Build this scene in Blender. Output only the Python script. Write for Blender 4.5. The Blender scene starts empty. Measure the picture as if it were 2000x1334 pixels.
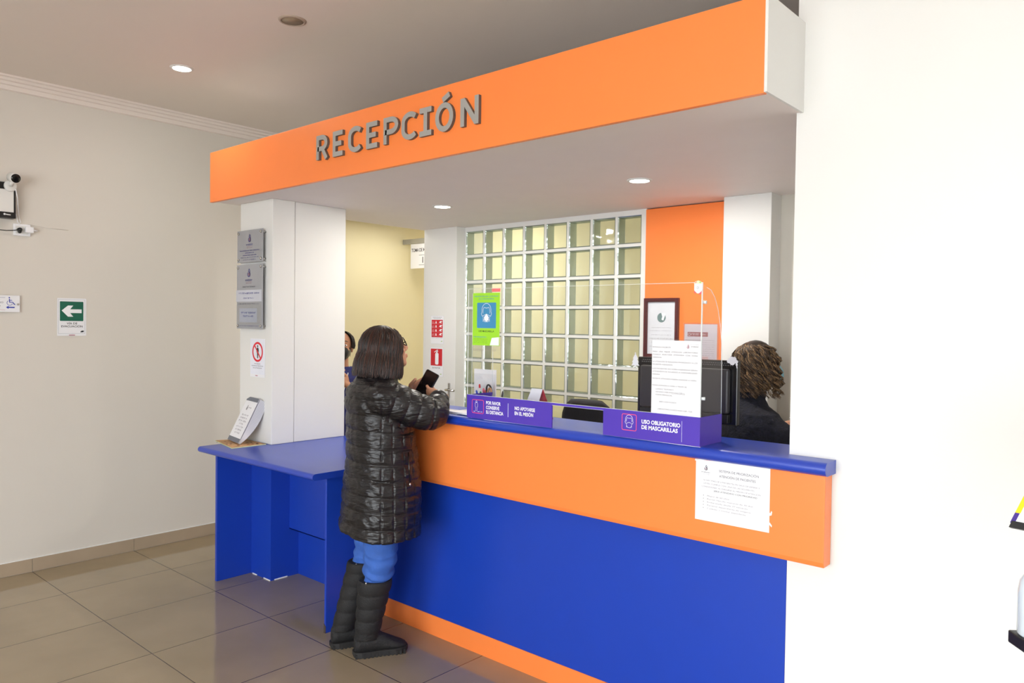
import bpy, bmesh, math, random
from mathutils import Vector, Matrix, noise
random.seed(7)
PI = math.pi
S = bpy.context.scene
COL = S.collection

# ------------------------------------------------------------------ camera
cam_data = bpy.data.cameras.new('camera')
cam = bpy.data.objects.new('camera', cam_data)
COL.objects.link(cam)
cam_data.sensor_width = 36.0
cam_data.lens = 26.708
cam_data.clip_start = 0.02
R_ = Vector((0.748752, 0.662718, 0.013218)).normalized()
U_ = Vector((-0.024967, 0.008271, 0.999654)).normalized()
F_ = Vector((-0.662380, 0.748823, -0.022739)).normalized()
cam.matrix_world = Matrix(((R_.x, U_.x, -F_.x, 0), (R_.y, U_.y, -F_.y, 0), (R_.z, U_.z, -F_.z, 1.6), (0, 0, 0, 1)))
S.camera = cam

# ------------------------------------------------------------------ light of the place
world = bpy.data.worlds.new('overcast_sky')
S.world = world
world.use_nodes = True
wb = world.node_tree.nodes['Background']
wb.inputs[0].default_value = (0.94, 0.985, 1.03, 1)
wb.inputs[1].default_value = 10.8
S.view_settings.view_transform = 'Standard'
S.view_settings.look = 'None'
S.view_settings.exposure = 0.0
S.view_settings.gamma = 1.0

def area_light(name, loc, rot, sx, sy, power, color=(1, 1, 1), portal=False, shape='RECTANGLE', spread=None):
    d = bpy.data.lights.new(name, 'AREA')
    d.shape = shape
    d.size = sx
    if shape in ('RECTANGLE', 'ELLIPSE'):
        d.size_y = sy
    d.energy = power
    d.color = color
    if spread: d.spread = spread
    if portal: d.cycles.is_portal = True
    o = bpy.data.objects.new(name, d)
    o.location = loc
    o.rotation_euler = rot
    COL.objects.link(o)
    return o

# daylight enters through the shopfront glazing behind the camera
area_light('window_portal', (0.125, -3.12, 1.50), (math.radians(90), 0, 0), 5.45, 2.6, 10, portal=True)

# ------------------------------------------------------------------ materials
def lin(c):
    return tuple(((v / 255) / 12.92 if v / 255 <= 0.04045 else ((v / 255 + 0.055) / 1.055) ** 2.4) for v in c)
MATS = {}
def mat(name, rgb, rough=0.5, metal=0.0, spec=0.5, coat=0.0, var=0.04, vscale=6.0, bump=0.0, bscale=60.0, emit=None, estr=0.0, sheen=0.0, coatr=0.1):
    if name in MATS: return MATS[name]
    m = bpy.data.materials.new(name)
    m.use_nodes = True
    nt = m.node_tree; N = nt.nodes; L = nt.links
    p = N['Principled BSDF']
    c = lin(rgb)
    tc = N.new('ShaderNodeTexCoord')
    nz = N.new('ShaderNodeTexNoise'); nz.inputs['Scale'].default_value = vscale; nz.inputs['Detail'].default_value = 3
    L.new(tc.outputs['Object'], nz.inputs['Vector'])
    rp = N.new('ShaderNodeValToRGB')
    rp.color_ramp.elements[0].position = 0.3; rp.color_ramp.elements[1].position = 0.7
    rp.color_ramp.elements[0].color = (*[max(0, v * (1 - var)) for v in c], 1)
    rp.color_ramp.elements[1].color = (*[min(1, v * (1 + var)) for v in c], 1)
    L.new(nz.outputs['Fac'], rp.inputs['Fac'])
    L.new(rp.outputs['Color'], p.inputs['Base Color'])
    p.inputs['Roughness'].default_value = rough
    p.inputs['Metallic'].default_value = metal
    p.inputs['Specular IOR Level'].default_value = spec
    p.inputs['Coat Weight'].default_value = coat
    p.inputs['Coat Roughness'].default_value = coatr
    if sheen:
        p.inputs['Sheen Weight'].default_value = sheen
    if bump:
        n2 = N.new('ShaderNodeTexNoise'); n2.inputs['Scale'].default_value = bscale; n2.inputs['Detail'].default_value = 4
        L.new(tc.outputs['Object'], n2.inputs['Vector'])
        b = N.new('ShaderNodeBump'); b.inputs['Strength'].default_value = bump; b.inputs['Distance'].default_value = 0.01
        L.new(n2.outputs['Fac'], b.inputs['Height']); L.new(b.outputs['Normal'], p.inputs['Normal'])
    if emit:
        p.inputs['Emission Color'].default_value = (*lin(emit), 1)
        p.inputs['Emission Strength'].default_value = estr
    MATS[name] = m
    return m

def clear_mat(name, tint=(1, 1, 1), rough=0.02, base=0.04, gloss=(1, 1, 1), ior=1.49):
    """thin clear sheet: mostly transparent, mirror-like at grazing angles"""
    if name in MATS: return MATS[name]
    m = bpy.data.materials.new(name); m.use_nodes = True
    nt = m.node_tree; N = nt.nodes; L = nt.links
    for n in list(N): N.remove(n)
    out = N.new('ShaderNodeOutputMaterial'); mx = N.new('ShaderNodeMixShader')
    t = N.new('ShaderNodeBsdfTransparent'); t.inputs[0].default_value = (*tint, 1)
    g = N.new('ShaderNodeBsdfGlossy'); g.inputs['Roughness'].default_value = rough; g.inputs[0].default_value = (*gloss, 1)
    f = N.new('ShaderNodeLayerWeight'); f.inputs[0].default_value = .5
    pw = N.new('ShaderNodeMath'); pw.operation = 'POWER'; pw.inputs[1].default_value = 5.0; L.new(f.outputs['Facing'], pw.inputs[0])
    a = N.new('ShaderNodeMath'); a.operation = 'ADD'; a.inputs[1].default_value = base; a.use_clamp = True
    L.new(pw.outputs[0], a.inputs[0]); L.new(a.outputs[0], mx.inputs[0])
    L.new(t.outputs[0], mx.inputs[1]); L.new(g.outputs[0], mx.inputs[2]); L.new(mx.outputs[0], out.inputs[0])
    MATS[name] = m
    return m

M_WALL = mat('wall_paint', (220, 214, 205), 0.6, var=0.015, vscale=1.2, bump=0.04, bscale=160)
M_WHITE = mat('white_paint', (230, 229, 226), 0.5, var=0.01, vscale=1.5, bump=0.03, bscale=160)
M_YELLOW = mat('yellow_wall_paint', (228, 218, 180), 0.6, var=0.02, vscale=1.2, bump=0.04, bscale=160)
M_BEIGE = mat('grey_beige_paint', (206, 200, 188), 0.6, var=0.02)
M_CEIL = mat('ceiling_paint', (238, 228, 220), 0.7, var=0.015, vscale=1.0)
M_SOFFIT = mat('soffit_paint', (240, 231, 228), 0.6, var=0.01)
M_ORANGE = mat('orange_laminate', (252, 136, 66), 0.36, var=0.01, coat=0.0, spec=0.5)
M_BLUE = mat('blue_laminate', (25, 64, 176), 0.34, var=0.015, spec=0.5)
M_BLUETOP = mat('blue_laminate_top', (30, 65, 178), 0.30, var=0.015, spec=0.85)
M_PLINTH = mat('plinth_tile', (172, 154, 132), 0.25, var=0.06, vscale=3)
M_CHROME = mat('brushed_chrome', (190, 188, 184), 0.25, metal=1.0)
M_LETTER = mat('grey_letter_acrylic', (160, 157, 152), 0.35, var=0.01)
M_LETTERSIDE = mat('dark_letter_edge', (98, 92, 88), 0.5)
M_BLACK = mat('black_plastic', (22, 22, 24), 0.4)
M_BLACKG = mat('black_gloss', (10, 10, 12), 0.12)
M_PAPER = mat('white_paper', (238, 238, 242), 0.7, var=0.01)
M_INK = mat('grey_ink', (84, 82, 90), 0.8)
M_INKL = mat('light_grey_ink', (138, 134, 142), 0.8)
M_INKD = mat('dark_ink', (36, 36, 42), 0.8)
M_VIOLET = mat('violet_print', (82, 58, 178), 0.35, var=0.01)
M_PINK = mat('coral_print', (236, 84, 128), 0.5)
M_WPRINT = mat('white_print', (246, 246, 250), 0.5)
M_RED = mat('red_print', (206, 28, 44), 0.4)
M_GREEN = mat('evacuation_green', (10, 98, 76), 0.35, var=0.02)
M_LIME = mat('lime_print', (160, 222, 50), 0.45)
M_SKYB = mat('poster_blue', (64, 142, 190), 0.45)
M_NAVYP = mat('navy_print', (56, 64, 150), 0.5)
M_SILVER = mat('silver_plaque', (170, 172, 178), 0.35, metal=0.35, var=0.03)
M_TAPE = clear_mat('clear_tape', (0.97, 0.97, 0.97), 0.25, 0.10)
M_ACRYL = clear_mat('clear_acrylic', (0.95, 0.955, 0.955), 0.01, 0.05)
M_GLASS = clear_mat('window_glass', (0.96, 0.97, 0.97), 0.01, 0.0)

def floor_material():
    m = bpy.data.materials.new('polished_floor_tile'); m.use_nodes = True
    nt = m.node_tree; N = nt.nodes; L = nt.links; p = N['Principled BSDF']
    tc = N.new('ShaderNodeTexCoord'); mp = N.new('ShaderNodeMapping')
    mp.inputs['Location'].default_value = (5.416, 2.138, 0)
    L.new(tc.outputs['Object'], mp.inputs['Vector'])
    br = N.new('ShaderNodeTexBrick')
    br.offset = 0.0; br.squash = 1.0
    br.inputs['Scale'].default_value = 1.0
    br.inputs['Brick Width'].default_value = 0.584; br.inputs['Row Height'].default_value = 0.618
    br.inputs['Mortar Size'].default_value = 0.0022; br.inputs['Mortar Smooth'].default_value = 0.1; br.inputs['Bias'].default_value = 0
    br.inputs['Color1'].default_value = (*lin((166, 150, 124)), 1)
    br.inputs['Color2'].default_value = (*lin((161, 146, 121)), 1)
    br.inputs['Mortar'].default_value = (*lin((62, 48, 38)), 1)
    L.new(mp.outputs[0], br.inputs['Vector'])
    nz = N.new('ShaderNodeTexNoise'); nz.inputs['Scale'].default_value = 2.2; nz.inputs['Detail'].default_value = 5
    L.new(tc.outputs['Object'], nz.inputs['Vector'])
    rp = N.new('ShaderNodeValToRGB'); rp.color_ramp.elements[0].color = (.9, .89, .87, 1); rp.color_ramp.elements[1].color = (1.04, 1.03, 1.02, 1)
    rp.color_ramp.elements[0].position = .35; rp.color_ramp.elements[1].position = .65
    L.new(nz.outputs['Fac'], rp.inputs['Fac'])
    mx = N.new('ShaderNodeMixRGB'); mx.blend_type = 'MULTIPLY'; mx.inputs[0].default_value = 1
    L.new(br.outputs['Color'], mx.inputs[1]); L.new(rp.outputs['Color'], mx.inputs[2])
    L.new(mx.outputs[0], p.inputs['Base Color'])
    p.inputs['Roughness'].default_value = 0.09
    p.inputs['Specular IOR Level'].default_value = 0.55
    b = N.new('ShaderNodeBump'); b.inputs['Strength'].default_value = 0.25; b.inputs['Distance'].default_value = 0.002; b.invert = True
    L.new(br.outputs['Fac'], b.inputs['Height']); L.new(b.outputs['Normal'], p.inputs['Normal'])
    return m
M_FLOOR = floor_material()

# ------------------------------------------------------------------ mesh helpers
def link(name, me, parent=None):
    o = bpy.data.objects.new(name, me); COL.objects.link(o)
    if parent is not None:
        o.parent = parent
        o.matrix_parent_inverse = Matrix.Identity(4)
    return o
def root(name, loc, label, cat, group=None, rz=0.0):
    o = bpy.data.objects.new(name, None); COL.objects.link(o)
    o.location = loc; o.rotation_euler = (0, 0, rz); o.empty_display_size = 0.1
    o['label'] = label; o['category'] = cat
    if group: o['group'] = group
    return o
def tag(o, label, cat, group=None):
    o['label'] = label; o['category'] = cat
    if group: o['group'] = group
    return o
def struct(o):
    o['kind'] = 'structure'
    return o
class MB:
    """collects shapes in WORLD coordinates; build() makes one mesh, stored relative to its parent"""
    def __init__(s): s.v = []; s.f = []; s.m = []; s.mats = []; s.sm = []
    def mi(s, m):
        if m not in s.mats: s.mats.append(m)
        return s.mats.index(m)
    def add(s, vs, fs, m, smooth=False):
        b = len(s.v); s.v += [Vector(p) for p in vs]; k = s.mi(m)
        for f in fs: s.f.append([i + b for i in f]); s.m.append(k); s.sm.append(smooth)
        return s
    def box(s, x0, x1, y0, y1, z0, z1, m, mx=None):
        vs = [Vector((x, y, z)) for z in (z0, z1) for y in (y0, y1) for x in (x0, x1)]
        if mx: vs = [mx @ v for v in vs]
        return s.add(vs, [(0, 2, 3, 1), (4, 5, 7, 6), (0, 1, 5, 4), (2, 6, 7, 3), (0, 4, 6, 2), (1, 3, 7, 5)], m)
    def prism(s, pts, a, b, m, smooth=False):
        """pts: 3D outline; a,b: offset vectors of the two caps"""
        n = len(pts); a = Vector(a); b = Vector(b)
        vs = [Vector(p) + a for p in pts] + [Vector(p) + b for p in pts]
        s.add(vs, [tuple(range(n))[::-1], tuple(range(n, 2 * n))], m)
        b0 = len(s.v) - 2 * n
        k = s.mi(m)
        for i in range(n):
            j = (i + 1) % n
            s.f.append([b0 + i, b0 + j, b0 + n + j, b0 + n + i]); s.m.append(k); s.sm.append(smooth)
        return s
    def rings(s, rs, m, cap=True, closed=True, smooth=True):
        n = len(rs[0]); vs = [Vector(p) for r in rs for p in r]; fs = []
        for i in range(len(rs) - 1):
            for j in range(n if closed else n - 1):
                k = (j + 1) % n
                fs.append((i * n + j, i * n + k, (i + 1) * n + k, (i + 1) * n + j))
        if cap:
            fs.append(tuple(range(n))[::-1]); fs.append(tuple(range((len(rs) - 1) * n, len(rs) * n)))
        return s.add(vs, fs, m, smooth)
    def tube(s, pts, r, m, n=10, cap=True):
        pts = [Vector(p) for p in pts]
        if not hasattr(r, '__len__'): r = [r] * len(pts)
        rs = []; up = None
        for i, p in enumerate(pts):
            d = (pts[min(i + 1, len(pts) - 1)] - pts[max(i - 1, 0)]).normalized()
            if up is None: up = d.orthogonal().normalized()
            u = (up - d * up.dot(d)).normalized(); w = d.cross(u); up = u
            rs.append([p + (u * math.cos(2 * PI * k / n) + w * math.sin(2 * PI * k / n)) * r[i] for k in range(n)])
        return s.rings(rs, m, cap)
    def cyl(s, p0, p1, r, m, n=24, r1=None):
        return s.tube([p0, p1], [r, r if r1 is None else r1], m, n)
    def ball(s, c, r, m, n=16, h=10):
        c = Vector(c)
        if not hasattr(r, '__len__'): r = (r, r, r)
        rs = []
        for i in range(h + 1):
            t = PI * i / h; t = min(max(t, 0.02), PI - 0.02)
            rs.append([c + Vector((r[0] * math.sin(t) * math.cos(2 * PI * k / n), r[1] * math.sin(t) * math.sin(2 * PI * k / n), -r[2] * math.cos(t))) for k in range(n)])
        return s.rings(rs, m)
    def build(s, name, parent=None, bevel=0.0, seg=2, fix=True):
        me = bpy.data.meshes.new(name)
        off = Vector((0, 0, 0)); inv = None
        if parent is not None:
            inv = wmat(parent).inverted()
        vs = [(inv @ v if inv else v) for v in s.v]
        me.from_pydata([tuple(v) for v in vs], [], s.f)
        for m in s.mats: me.materials.append(m)
        for p, k, sm in zip(me.polygons, s.m, s.sm): p.material_index = k; p.use_smooth = sm
        bm = bmesh.new(); bm.from_mesh(me)
        if fix: bmesh.ops.recalc_face_normals(bm, faces=bm.faces)
        if bevel:
            es = [e for e in bm.edges if len(e.link_faces) == 2 and e.calc_face_angle(0) > 0.6]
            bmesh.ops.bevel(bm, geom=es, offset=bevel, segments=seg, affect='EDGES', profile=0.5)
        bm.to_mesh(me); bm.free()
        return link(name, me, parent)
def wmat(o):
    m = Matrix.LocRotScale(o.location, o.rotation_euler, o.scale)
    if o.parent is not None: m = wmat(o.parent) @ m
    return m

def text_mesh(body, bold=0.0, spacing=1.0, shear=0.0):
    cu = bpy.data.curves.new('lettering', 'FONT')
    cu.body = body; cu.size = 1.0; cu.offset = bold; cu.space_character = spacing; cu.shear = shear
    cu.resolution_u = 3
    o = bpy.data.objects.new('lettering', cu); COL.objects.link(o)
    bpy.context.view_layer.update()
    me = bpy.data.meshes.new_from_object(o.evaluated_get(bpy.context.evaluated_depsgraph_get()))
    vs = [v.co.copy() for v in me.vertices]; fs = [tuple(p.vertices) for p in me.polygons]
    bpy.data.objects.remove(o); bpy.data.curves.remove(cu); bpy.data.meshes.remove(me)
    return vs, fs

class Board:
    """flat printed thing: local x to the right, y up, n towards the reader"""
    def __init__(s, o, u, v):
        s.o = Vector(o); s.u = Vector(u).normalized(); s.v = Vector(v).normalized(); s.n = s.u.cross(s.v).normalized(); s.layers = {}
    def P(s, x, y, d=0.0): return s.o + s.u * x + s.v * y + s.n * d
    def mb(s, name): return s.layers.setdefault(name, MB())
    def rect(s, name, x0, y0, x1, y1, m, d=0.001, th=None):
        return s.poly(name, [(x0, y0), (x1, y0), (x1, y1), (x0, y1)], m, d, th)
    def poly(s, name, pts, m, d=0.001, th=None):
        P = [s.P(x, y) for x, y in pts]
        s.mb(name).prism(P, s.n * (d - (th or 0.0004)), s.n * d, m); return s
    def sheet(s, name, x0, y0, x1, y1, m, d):
        s.mb(name).add([s.P(x0, y0, d), s.P(x1, y0, d), s.P(x1, y1, d), s.P(x0, y1, d)], [(0, 1, 2, 3)], m); return s
    def rrect(s, name, x0, y0, x1, y1, r, m, d=0.001, th=None):
        pts = []
        for cx, cy, a in ((x1 - r, y0 + r, -90), (x1 - r, y1 - r, 0), (x0 + r, y1 - r, 90), (x0 + r, y0 + r, 180)):
            for k in range(6):
                t = math.radians(a + 90 * k / 5); pts.append((cx + r * math.cos(t), cy + r * math.sin(t)))
        return s.poly(name, pts, m, d, th)
    def line(s, name, pts, w, m, d=0.0012, closed=False):
        pts = [Vector((p[0], p[1])) for p in pts]
        n = len(pts); seq = range(n if closed else n - 1)
        L = []; Rr = []
        for i in range(n):
            a = pts[(i - 1) % n] if (closed or i > 0) else pts[i]; b = pts[(i + 1) % n] if (closed or i < n - 1) else pts[i]
            t = (b - a)
            t = t.normalized() if t.length > 1e-9 else Vector((1, 0))
            q = Vector((-t.y, t.x)) * w / 2
            L.append(pts[i] + q); Rr.append(pts[i] - q)
        mb = s.mb(name); vs = [s.P(p.x, p.y, d) for p in L] + [s.P(p.x, p.y, d) for p in Rr]
        mb.add(vs, [(i, n + i, n + (i + 1) % n, (i + 1) % n) for i in seq], m); return s
    def ring(s, name, cx, cy, r, w, m, d=0.0012, ry=None, a0=0, a1=360, n=32):
        ry = ry or r; full = abs(a1 - a0) >= 360
        pts = [(cx + r * math.cos(math.radians(a0 + (a1 - a0) * k / n)), cy + ry * math.sin(math.radians(a0 + (a1 - a0) * k / n))) for k in range(n + (0 if full else 1))]
        return s.line(name, pts, w, m, d, closed=full)
    def disc(s, name, cx, cy, r, m, d=0.0012, ry=None, n=24):
        ry = ry or r
        return s.poly(name, [(cx + r * math.cos(2 * PI * k / n), cy + ry * math.sin(2 * PI * k / n)) for k in range(n)], m, d)
    def text(s, name, body, x, y, h, m, w=None, align='L', bold=0.0, d=0.0012, spacing=1.0, shear=0.0):
        """h = capital height; w = total width to fit"""
        vs, fs = text_mesh(body, bold, spacing, shear)
        if not vs: return s
        k = h / CAP
        x0 = min(v.x for v in vs); x1 = max(v.x for v in vs)
        kx = (w / (x1 - x0)) if w else k
        W = (x1 - x0) * kx
        ox = x - (0 if align == 'L' else W / 2 if align == 'C' else W)
        s.mb(name).add([s.P(ox + (v.x - x0) * kx, y + v.y * k, d) for v in vs], fs, m); return s
    def scrawl(s, name, x, y, w, h, m, seed=0, d=0.0012, align='L'):
        """a printed line too small to read in the photograph"""
        rnd = random.Random(seed); px = x if align == 'L' else x - w / 2; end = px + w
        while px < end - h * .3:
            ww = min(end - px, h * rnd.uniform(1.5, 4.5)); q = px
            while q < px + ww - h * .2:
                cw = h * rnd.uniform(.35, .6); t = rnd.random()
                if t < .5: s.rect(name, q, y, q + cw * .3, y + h, m, d, .0002)
                s.rect(name, q, y + (h * .75 if t < .7 else h * .4), q + cw, y + (h if t < .7 else h * .62), m, d, .0002)
                q += cw * 1.35
            px += ww + h * .7
        return s
    def finish(s, parent, order=None, fix=False):
        out = {}
        for k, mb in s.layers.items():
            out[k] = mb.build(k, parent, fix=fix)
        return out
_v, _f = text_mesh('H')
CAP = max(v.y for v in _v)
X = Vector((1, 0, 0)); Y = Vector((0, 1, 0)); Z = Vector((0, 0, 1))

# ------------------------------------------------------------------ dimensions
XL = -5.41          # left wall
YW = 2.64           # face of the right wall / counter base
XW = -1.028         # left edge of the right wall
ZC = 3.064          # ceiling
ZS = 2.347          # underside of the reception canopy
YG = 4.204          # glass block wall
CT = 1.157          # counter top
DT = 0.840          # low desk top

# ------------------------------------------------------------------ setting
def slab(name, *a, parent=None, bevel=0.0):
    return struct(MB().box(*a).build(name, parent, bevel=bevel))
slab('floor', XL - .2, 3.4, -3.3, 8.2, -0.12, 0.0, M_FLOOR)
slab('ceiling', XL - .2, 3.4, -3.3, 8.2, ZC, ZC + .15, M_CEIL)
slab('wall_left', XL - .2, XL, -3.3, 3.35, 0, ZC, M_WALL)
slab('wall_corridor', XL - .2, XL, 3.35, 8.2, 0, ZC, M_YELLOW)
slab('wall_corridor_end', XL, -4.62, 7.9, 8.2, 0, 2.48, M_YELLOW)
slab('trim_corridor_ceiling', XL, -4.59, 3.35, 8.2, 2.478, 2.56, M_CEIL)
slab('wall_corridor_header', XL, -4.62, 3.35, 3.45, 2.56, ZC, M_WALL)
slab('wall_right', XW, 3.4, YW, YW + .25, 0, ZC, M_WHITE)
slab('wall_reception_right', -0.98, -0.78, YW + .25, 4.5, 0, ZC, M_WHITE)
slab('wall_side', 3.1, 3.4, -3.3, YW, 0, ZC, M_WHITE)
# glazed wall behind the camera
wb_ = MB()
wb_.box(XL - .2, -2.6, -3.3, -3.1, 0, ZC, M_WHITE); wb_.box(2.85, 3.4, -3.3, -3.1, 0, ZC, M_WHITE)
wb_.box(-2.6, 2.85, -3.3, -3.1, 2.8, ZC, M_WHITE); wb_.box(-2.6, 2.85, -3.3, -3.1, 0, 0.2, M_WHITE)
struct(wb_.build('wall_back'))
wf = MB()
for k in range(5):
    x = -2.6 + 5.45 * k / 4
    wf.box(x - .03, x + .03, -3.24, -3.16, .2, 2.8, M_WHITE)
for z in (.2, 2.1, 2.74): wf.box(-2.6, 2.85, -3.24, -3.16, z, z + .06, M_WHITE)
w1 = struct(wf.build('window_1'))
MB().add([(-2.6, -3.2, .2), (2.85, -3.2, .2), (2.85, -3.2, 2.8), (-2.6, -3.2, 2.8)], [(0, 1, 2, 3)], M_GLASS).build('pane', w1)
slab('trim_pavement', -14, 12, -20, -3.3, -0.2, -0.1, mat('bounce_pavement', (205, 202, 196), .8, var=.1))  # unseen ground added; pale colour stands in for sunlit paving, bounces light indoors
# baseboard with tile joints, cornice on the left wall
bb = MB()
y = -3.1; ys = [-3.1]
k = 1.570 - 0.618 * 7
while k < 7.9:
    if k > -3.05: ys.append(k)
    k += 0.618
ys.append(7.9)
for a, b in zip(ys[:-1], ys[1:]): bb.box(XL, XL + .011, a + .0012, b - .0012, 0.002, 0.083, M_PLINTH)
bb.box(XL, XL + .006, -3.1, 7.9, 0, .089, M_WHITE)
struct(bb.build('baseboard_left'))
pr = [(0, 0), (.075, 0), (.075, -.012), (.06, -.016), (.055, -.03), (.04, -.034), (.036, -.05), (.022, -.054), (.018, -.078), (0, -.083)]
cn = MB(); cn.prism([(XL + a, 0, ZC + b) for a, b in pr], (0, -3.1, 0), (0, 3.35, 0), M_CEIL)
struct(cn.build('trim_cornice'))

# canopy (soffit box) over the reception, its orange fascia board
MB().box(-4.617, -1.005, 2.352, YW, ZS, 2.650, M_SOFFIT).box(-4.617, XW - .0005, YW, YW + .25, ZS, 2.650, M_SOFFIT).box(-4.617, -0.98, YW + .25, 4.30, ZS, 2.650, M_SOFFIT).build('trim_canopy')
struct(bpy.data.objects['trim_canopy'])
fas = tag(MB().box(-4.617, -1.013, 2.330, 2.352, 2.341, 2.652, M_ORANGE).build('fascia_board', bevel=.0015), 'long orange fascia board across the top front of the reception canopy', 'fascia')
struct(MB().box(-1.013, -1.0035, 2.330, YW, 2.344, 2.652, M_WHITE).build('trim_canopy_end'))

# pillars
struct(MB().box(-4.555, -4.173, 2.504, 2.66, DT, ZS, M_WHITE).box(-4.555, -4.178, 2.663, 3.047, DT, ZS, M_WHITE).build('wall_pillar_left', bevel=.004))
p2 = struct(MB().box(-4.587, -4.216, 4.106, 4.45, 0, ZS, M_WHITE).build('wall_pillar_middle', bevel=.003))
struct(MB().box(-2.004, -1.721, 4.090, 4.45, 0, ZS, M_WHITE).build('wall_pillar_right', bevel=.003))
struct(MB().box(-1.721, -0.98, YG + .02, YG + .2, 0, ZS, M_BEIGE).build('wall_reception_rear'))
struct(MB().box(-4.587, -0.98, 4.30, 4.5, 2.652, ZC, M_WHITE).build('wall_above_canopy'))
# orange wall panel beside the glass blocks
tag(MB().box(-2.583, -2.006, YG - .012, YG + .1, .3, ZS - .006, M_ORANGE).build('wall_panel', bevel=.001), 'tall orange panel on the rear wall between glass blocks and white pillar', 'wall panel')
struct(MB().box(-2.604, -2.004, YG + .0, YG + .2, 0, .3, M_WHITE).box(-2.604, -2.583, YG - .004, YG + .2, .3, ZS, M_WHITE).box(-2.583, -2.004, YG + .1, YG + .2, .3, ZS, M_WHITE).build('wall_rear_panel_backing'))

# glass block wall
def block_side_mat():
    m = bpy.data.materials.new('glass_block_side'); m.use_nodes = True
    nt = m.node_tree; N = nt.nodes; L = nt.links
    for n in list(N): N.remove(n)
    out = N.new('ShaderNodeOutputMaterial'); mx = N.new('ShaderNodeMixShader'); mx2 = N.new('ShaderNodeMixShader')
    t = N.new('ShaderNodeBsdfTranslucent'); t.inputs[0].default_value = (.58, .66, .60, 1)
    df = N.new('ShaderNodeBsdfDiffuse'); df.inputs[0].default_value = (.40, .47, .42, 1)
    g = N.new('ShaderNodeBsdfGlossy'); g.inputs['Roughness'].default_value = .12; g.inputs[0].default_value = (.8, .88, .83, 1)
    tc = N.new('ShaderNodeTexCoord'); nz = N.new('ShaderNodeTexNoise'); nz.inputs['Scale'].default_value = 14
    b = N.new('ShaderNodeBump'); b.inputs['Strength'].default_value = .5; b.inputs['Distance'].default_value = .01
    L.new(tc.outputs['Object'], nz.inputs['Vector']); L.new(nz.outputs['Fac'], b.inputs['Height']); L.new(b.outputs['Normal'], g.inputs['Normal'])
    mx.inputs[0].default_value = .45; mx2.inputs[0].default_value = .35
    L.new(t.outputs[0], mx.inputs[1]); L.new(df.outputs[0], mx.inputs[2]); L.new(mx.outputs[0], mx2.inputs[1]); L.new(g.outputs[0], mx2.inputs[2]); L.new(mx2.outputs[0], out.inputs[0])
    return m
def block_pane_mat(name, tint, blur):
    m = bpy.data.materials.new(name); m.use_nodes = True
    nt = m.node_tree; N = nt.nodes; L = nt.links
    for n in list(N): N.remove(n)
    out = N.new('ShaderNodeOutputMaterial'); mx = N.new('ShaderNodeMixShader'); mb = N.new('ShaderNodeMixShader')
    t = N.new('ShaderNodeBsdfTransparent'); t.inputs[0].default_value = (*tint, 1)
    tl = N.new('ShaderNodeBsdfTranslucent'); tl.inputs[0].default_value = (*tint, 1)
    g = N.new('ShaderNodeBsdfGlossy'); g.inputs['Roughness'].default_value = .04
    f = N.new('ShaderNodeMath'); f.operation = 'POWER'; f.inputs[1].default_value = 4.0; lw = N.new('ShaderNodeLayerWeight'); lw.inputs[0].default_value = .5; L.new(lw.outputs['Facing'], f.inputs[0])
    ad = N.new('ShaderNodeMath'); ad.operation = 'ADD'; ad.inputs[1].default_value = .05; L.new(f.outputs[0], ad.inputs[0]); f = ad
    tc = N.new('ShaderNodeTexCoord'); nz = N.new('ShaderNodeTexNoise'); nz.inputs['Scale'].default_value = 9; nz.inputs['Detail'].default_value = 1
    b = N.new('ShaderNodeBump'); b.inputs['Strength'].default_value = .35; b.inputs['Distance'].default_value = .012
    L.new(tc.outputs['Object'], nz.inputs['Vector']); L.new(nz.outputs['Fac'], b.inputs['Height'])
    L.new(b.outputs['Normal'], g.inputs['Normal'])
    mb.inputs[0].default_value = blur
    L.new(t.outputs[0], mb.inputs[1]); L.new(tl.outputs[0], mb.inputs[2])
    L.new(f.outputs[0], mx.inputs[0]); L.new(mb.outputs[0], mx.inputs[1]); L.new(g.outputs[0], mx.inputs[2]); L.new(mx.outputs[0], out.inputs[0])
    return m
M_BSIDE = block_side_mat()
M_BPANE = block_pane_mat('glass_block_front', (.95, .97, .94), 0.0)
M_BBACK = block_pane_mat('glass_block_rear', (.86, .90, .82), .75)
M_MORTAR = mat('white_mortar', (232, 232, 226), .7, var=.02)
gx0, gx1 = -4.216, -2.604
NROW, NCOL, PIT, BW = 8, 8, .2003, .181
top = 2.313
gm = MB()
gz0 = top - NROW * PIT
gm.box(gx0, gx1, YG, YG + .08, 0, gz0, M_WHITE)
gm.box(gx0, gx1, YG - .004, YG + .08, top, ZS, M_WHITE)
xs = [(-4.206 + PIT * i, -4.206 + PIT * i + BW) for i in range(NCOL)]
prev = gx0
for a, b in xs:
    gm.box(prev, a, YG, YG + .08, gz0, top, M_MORTAR); prev = b
gm.box(prev, gx1, YG, YG + .08, gz0, top, M_MORTAR)
for r in range(NROW):
    zt = top - r * PIT
    for a, b in xs: gm.box(a, b, YG, YG + .08, zt - PIT, zt - BW, M_MORTAR)
w2 = struct(gm.build('window_2', fix=False))
w2['label'] = 'white grid of square glass blocks behind the reception'
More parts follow.
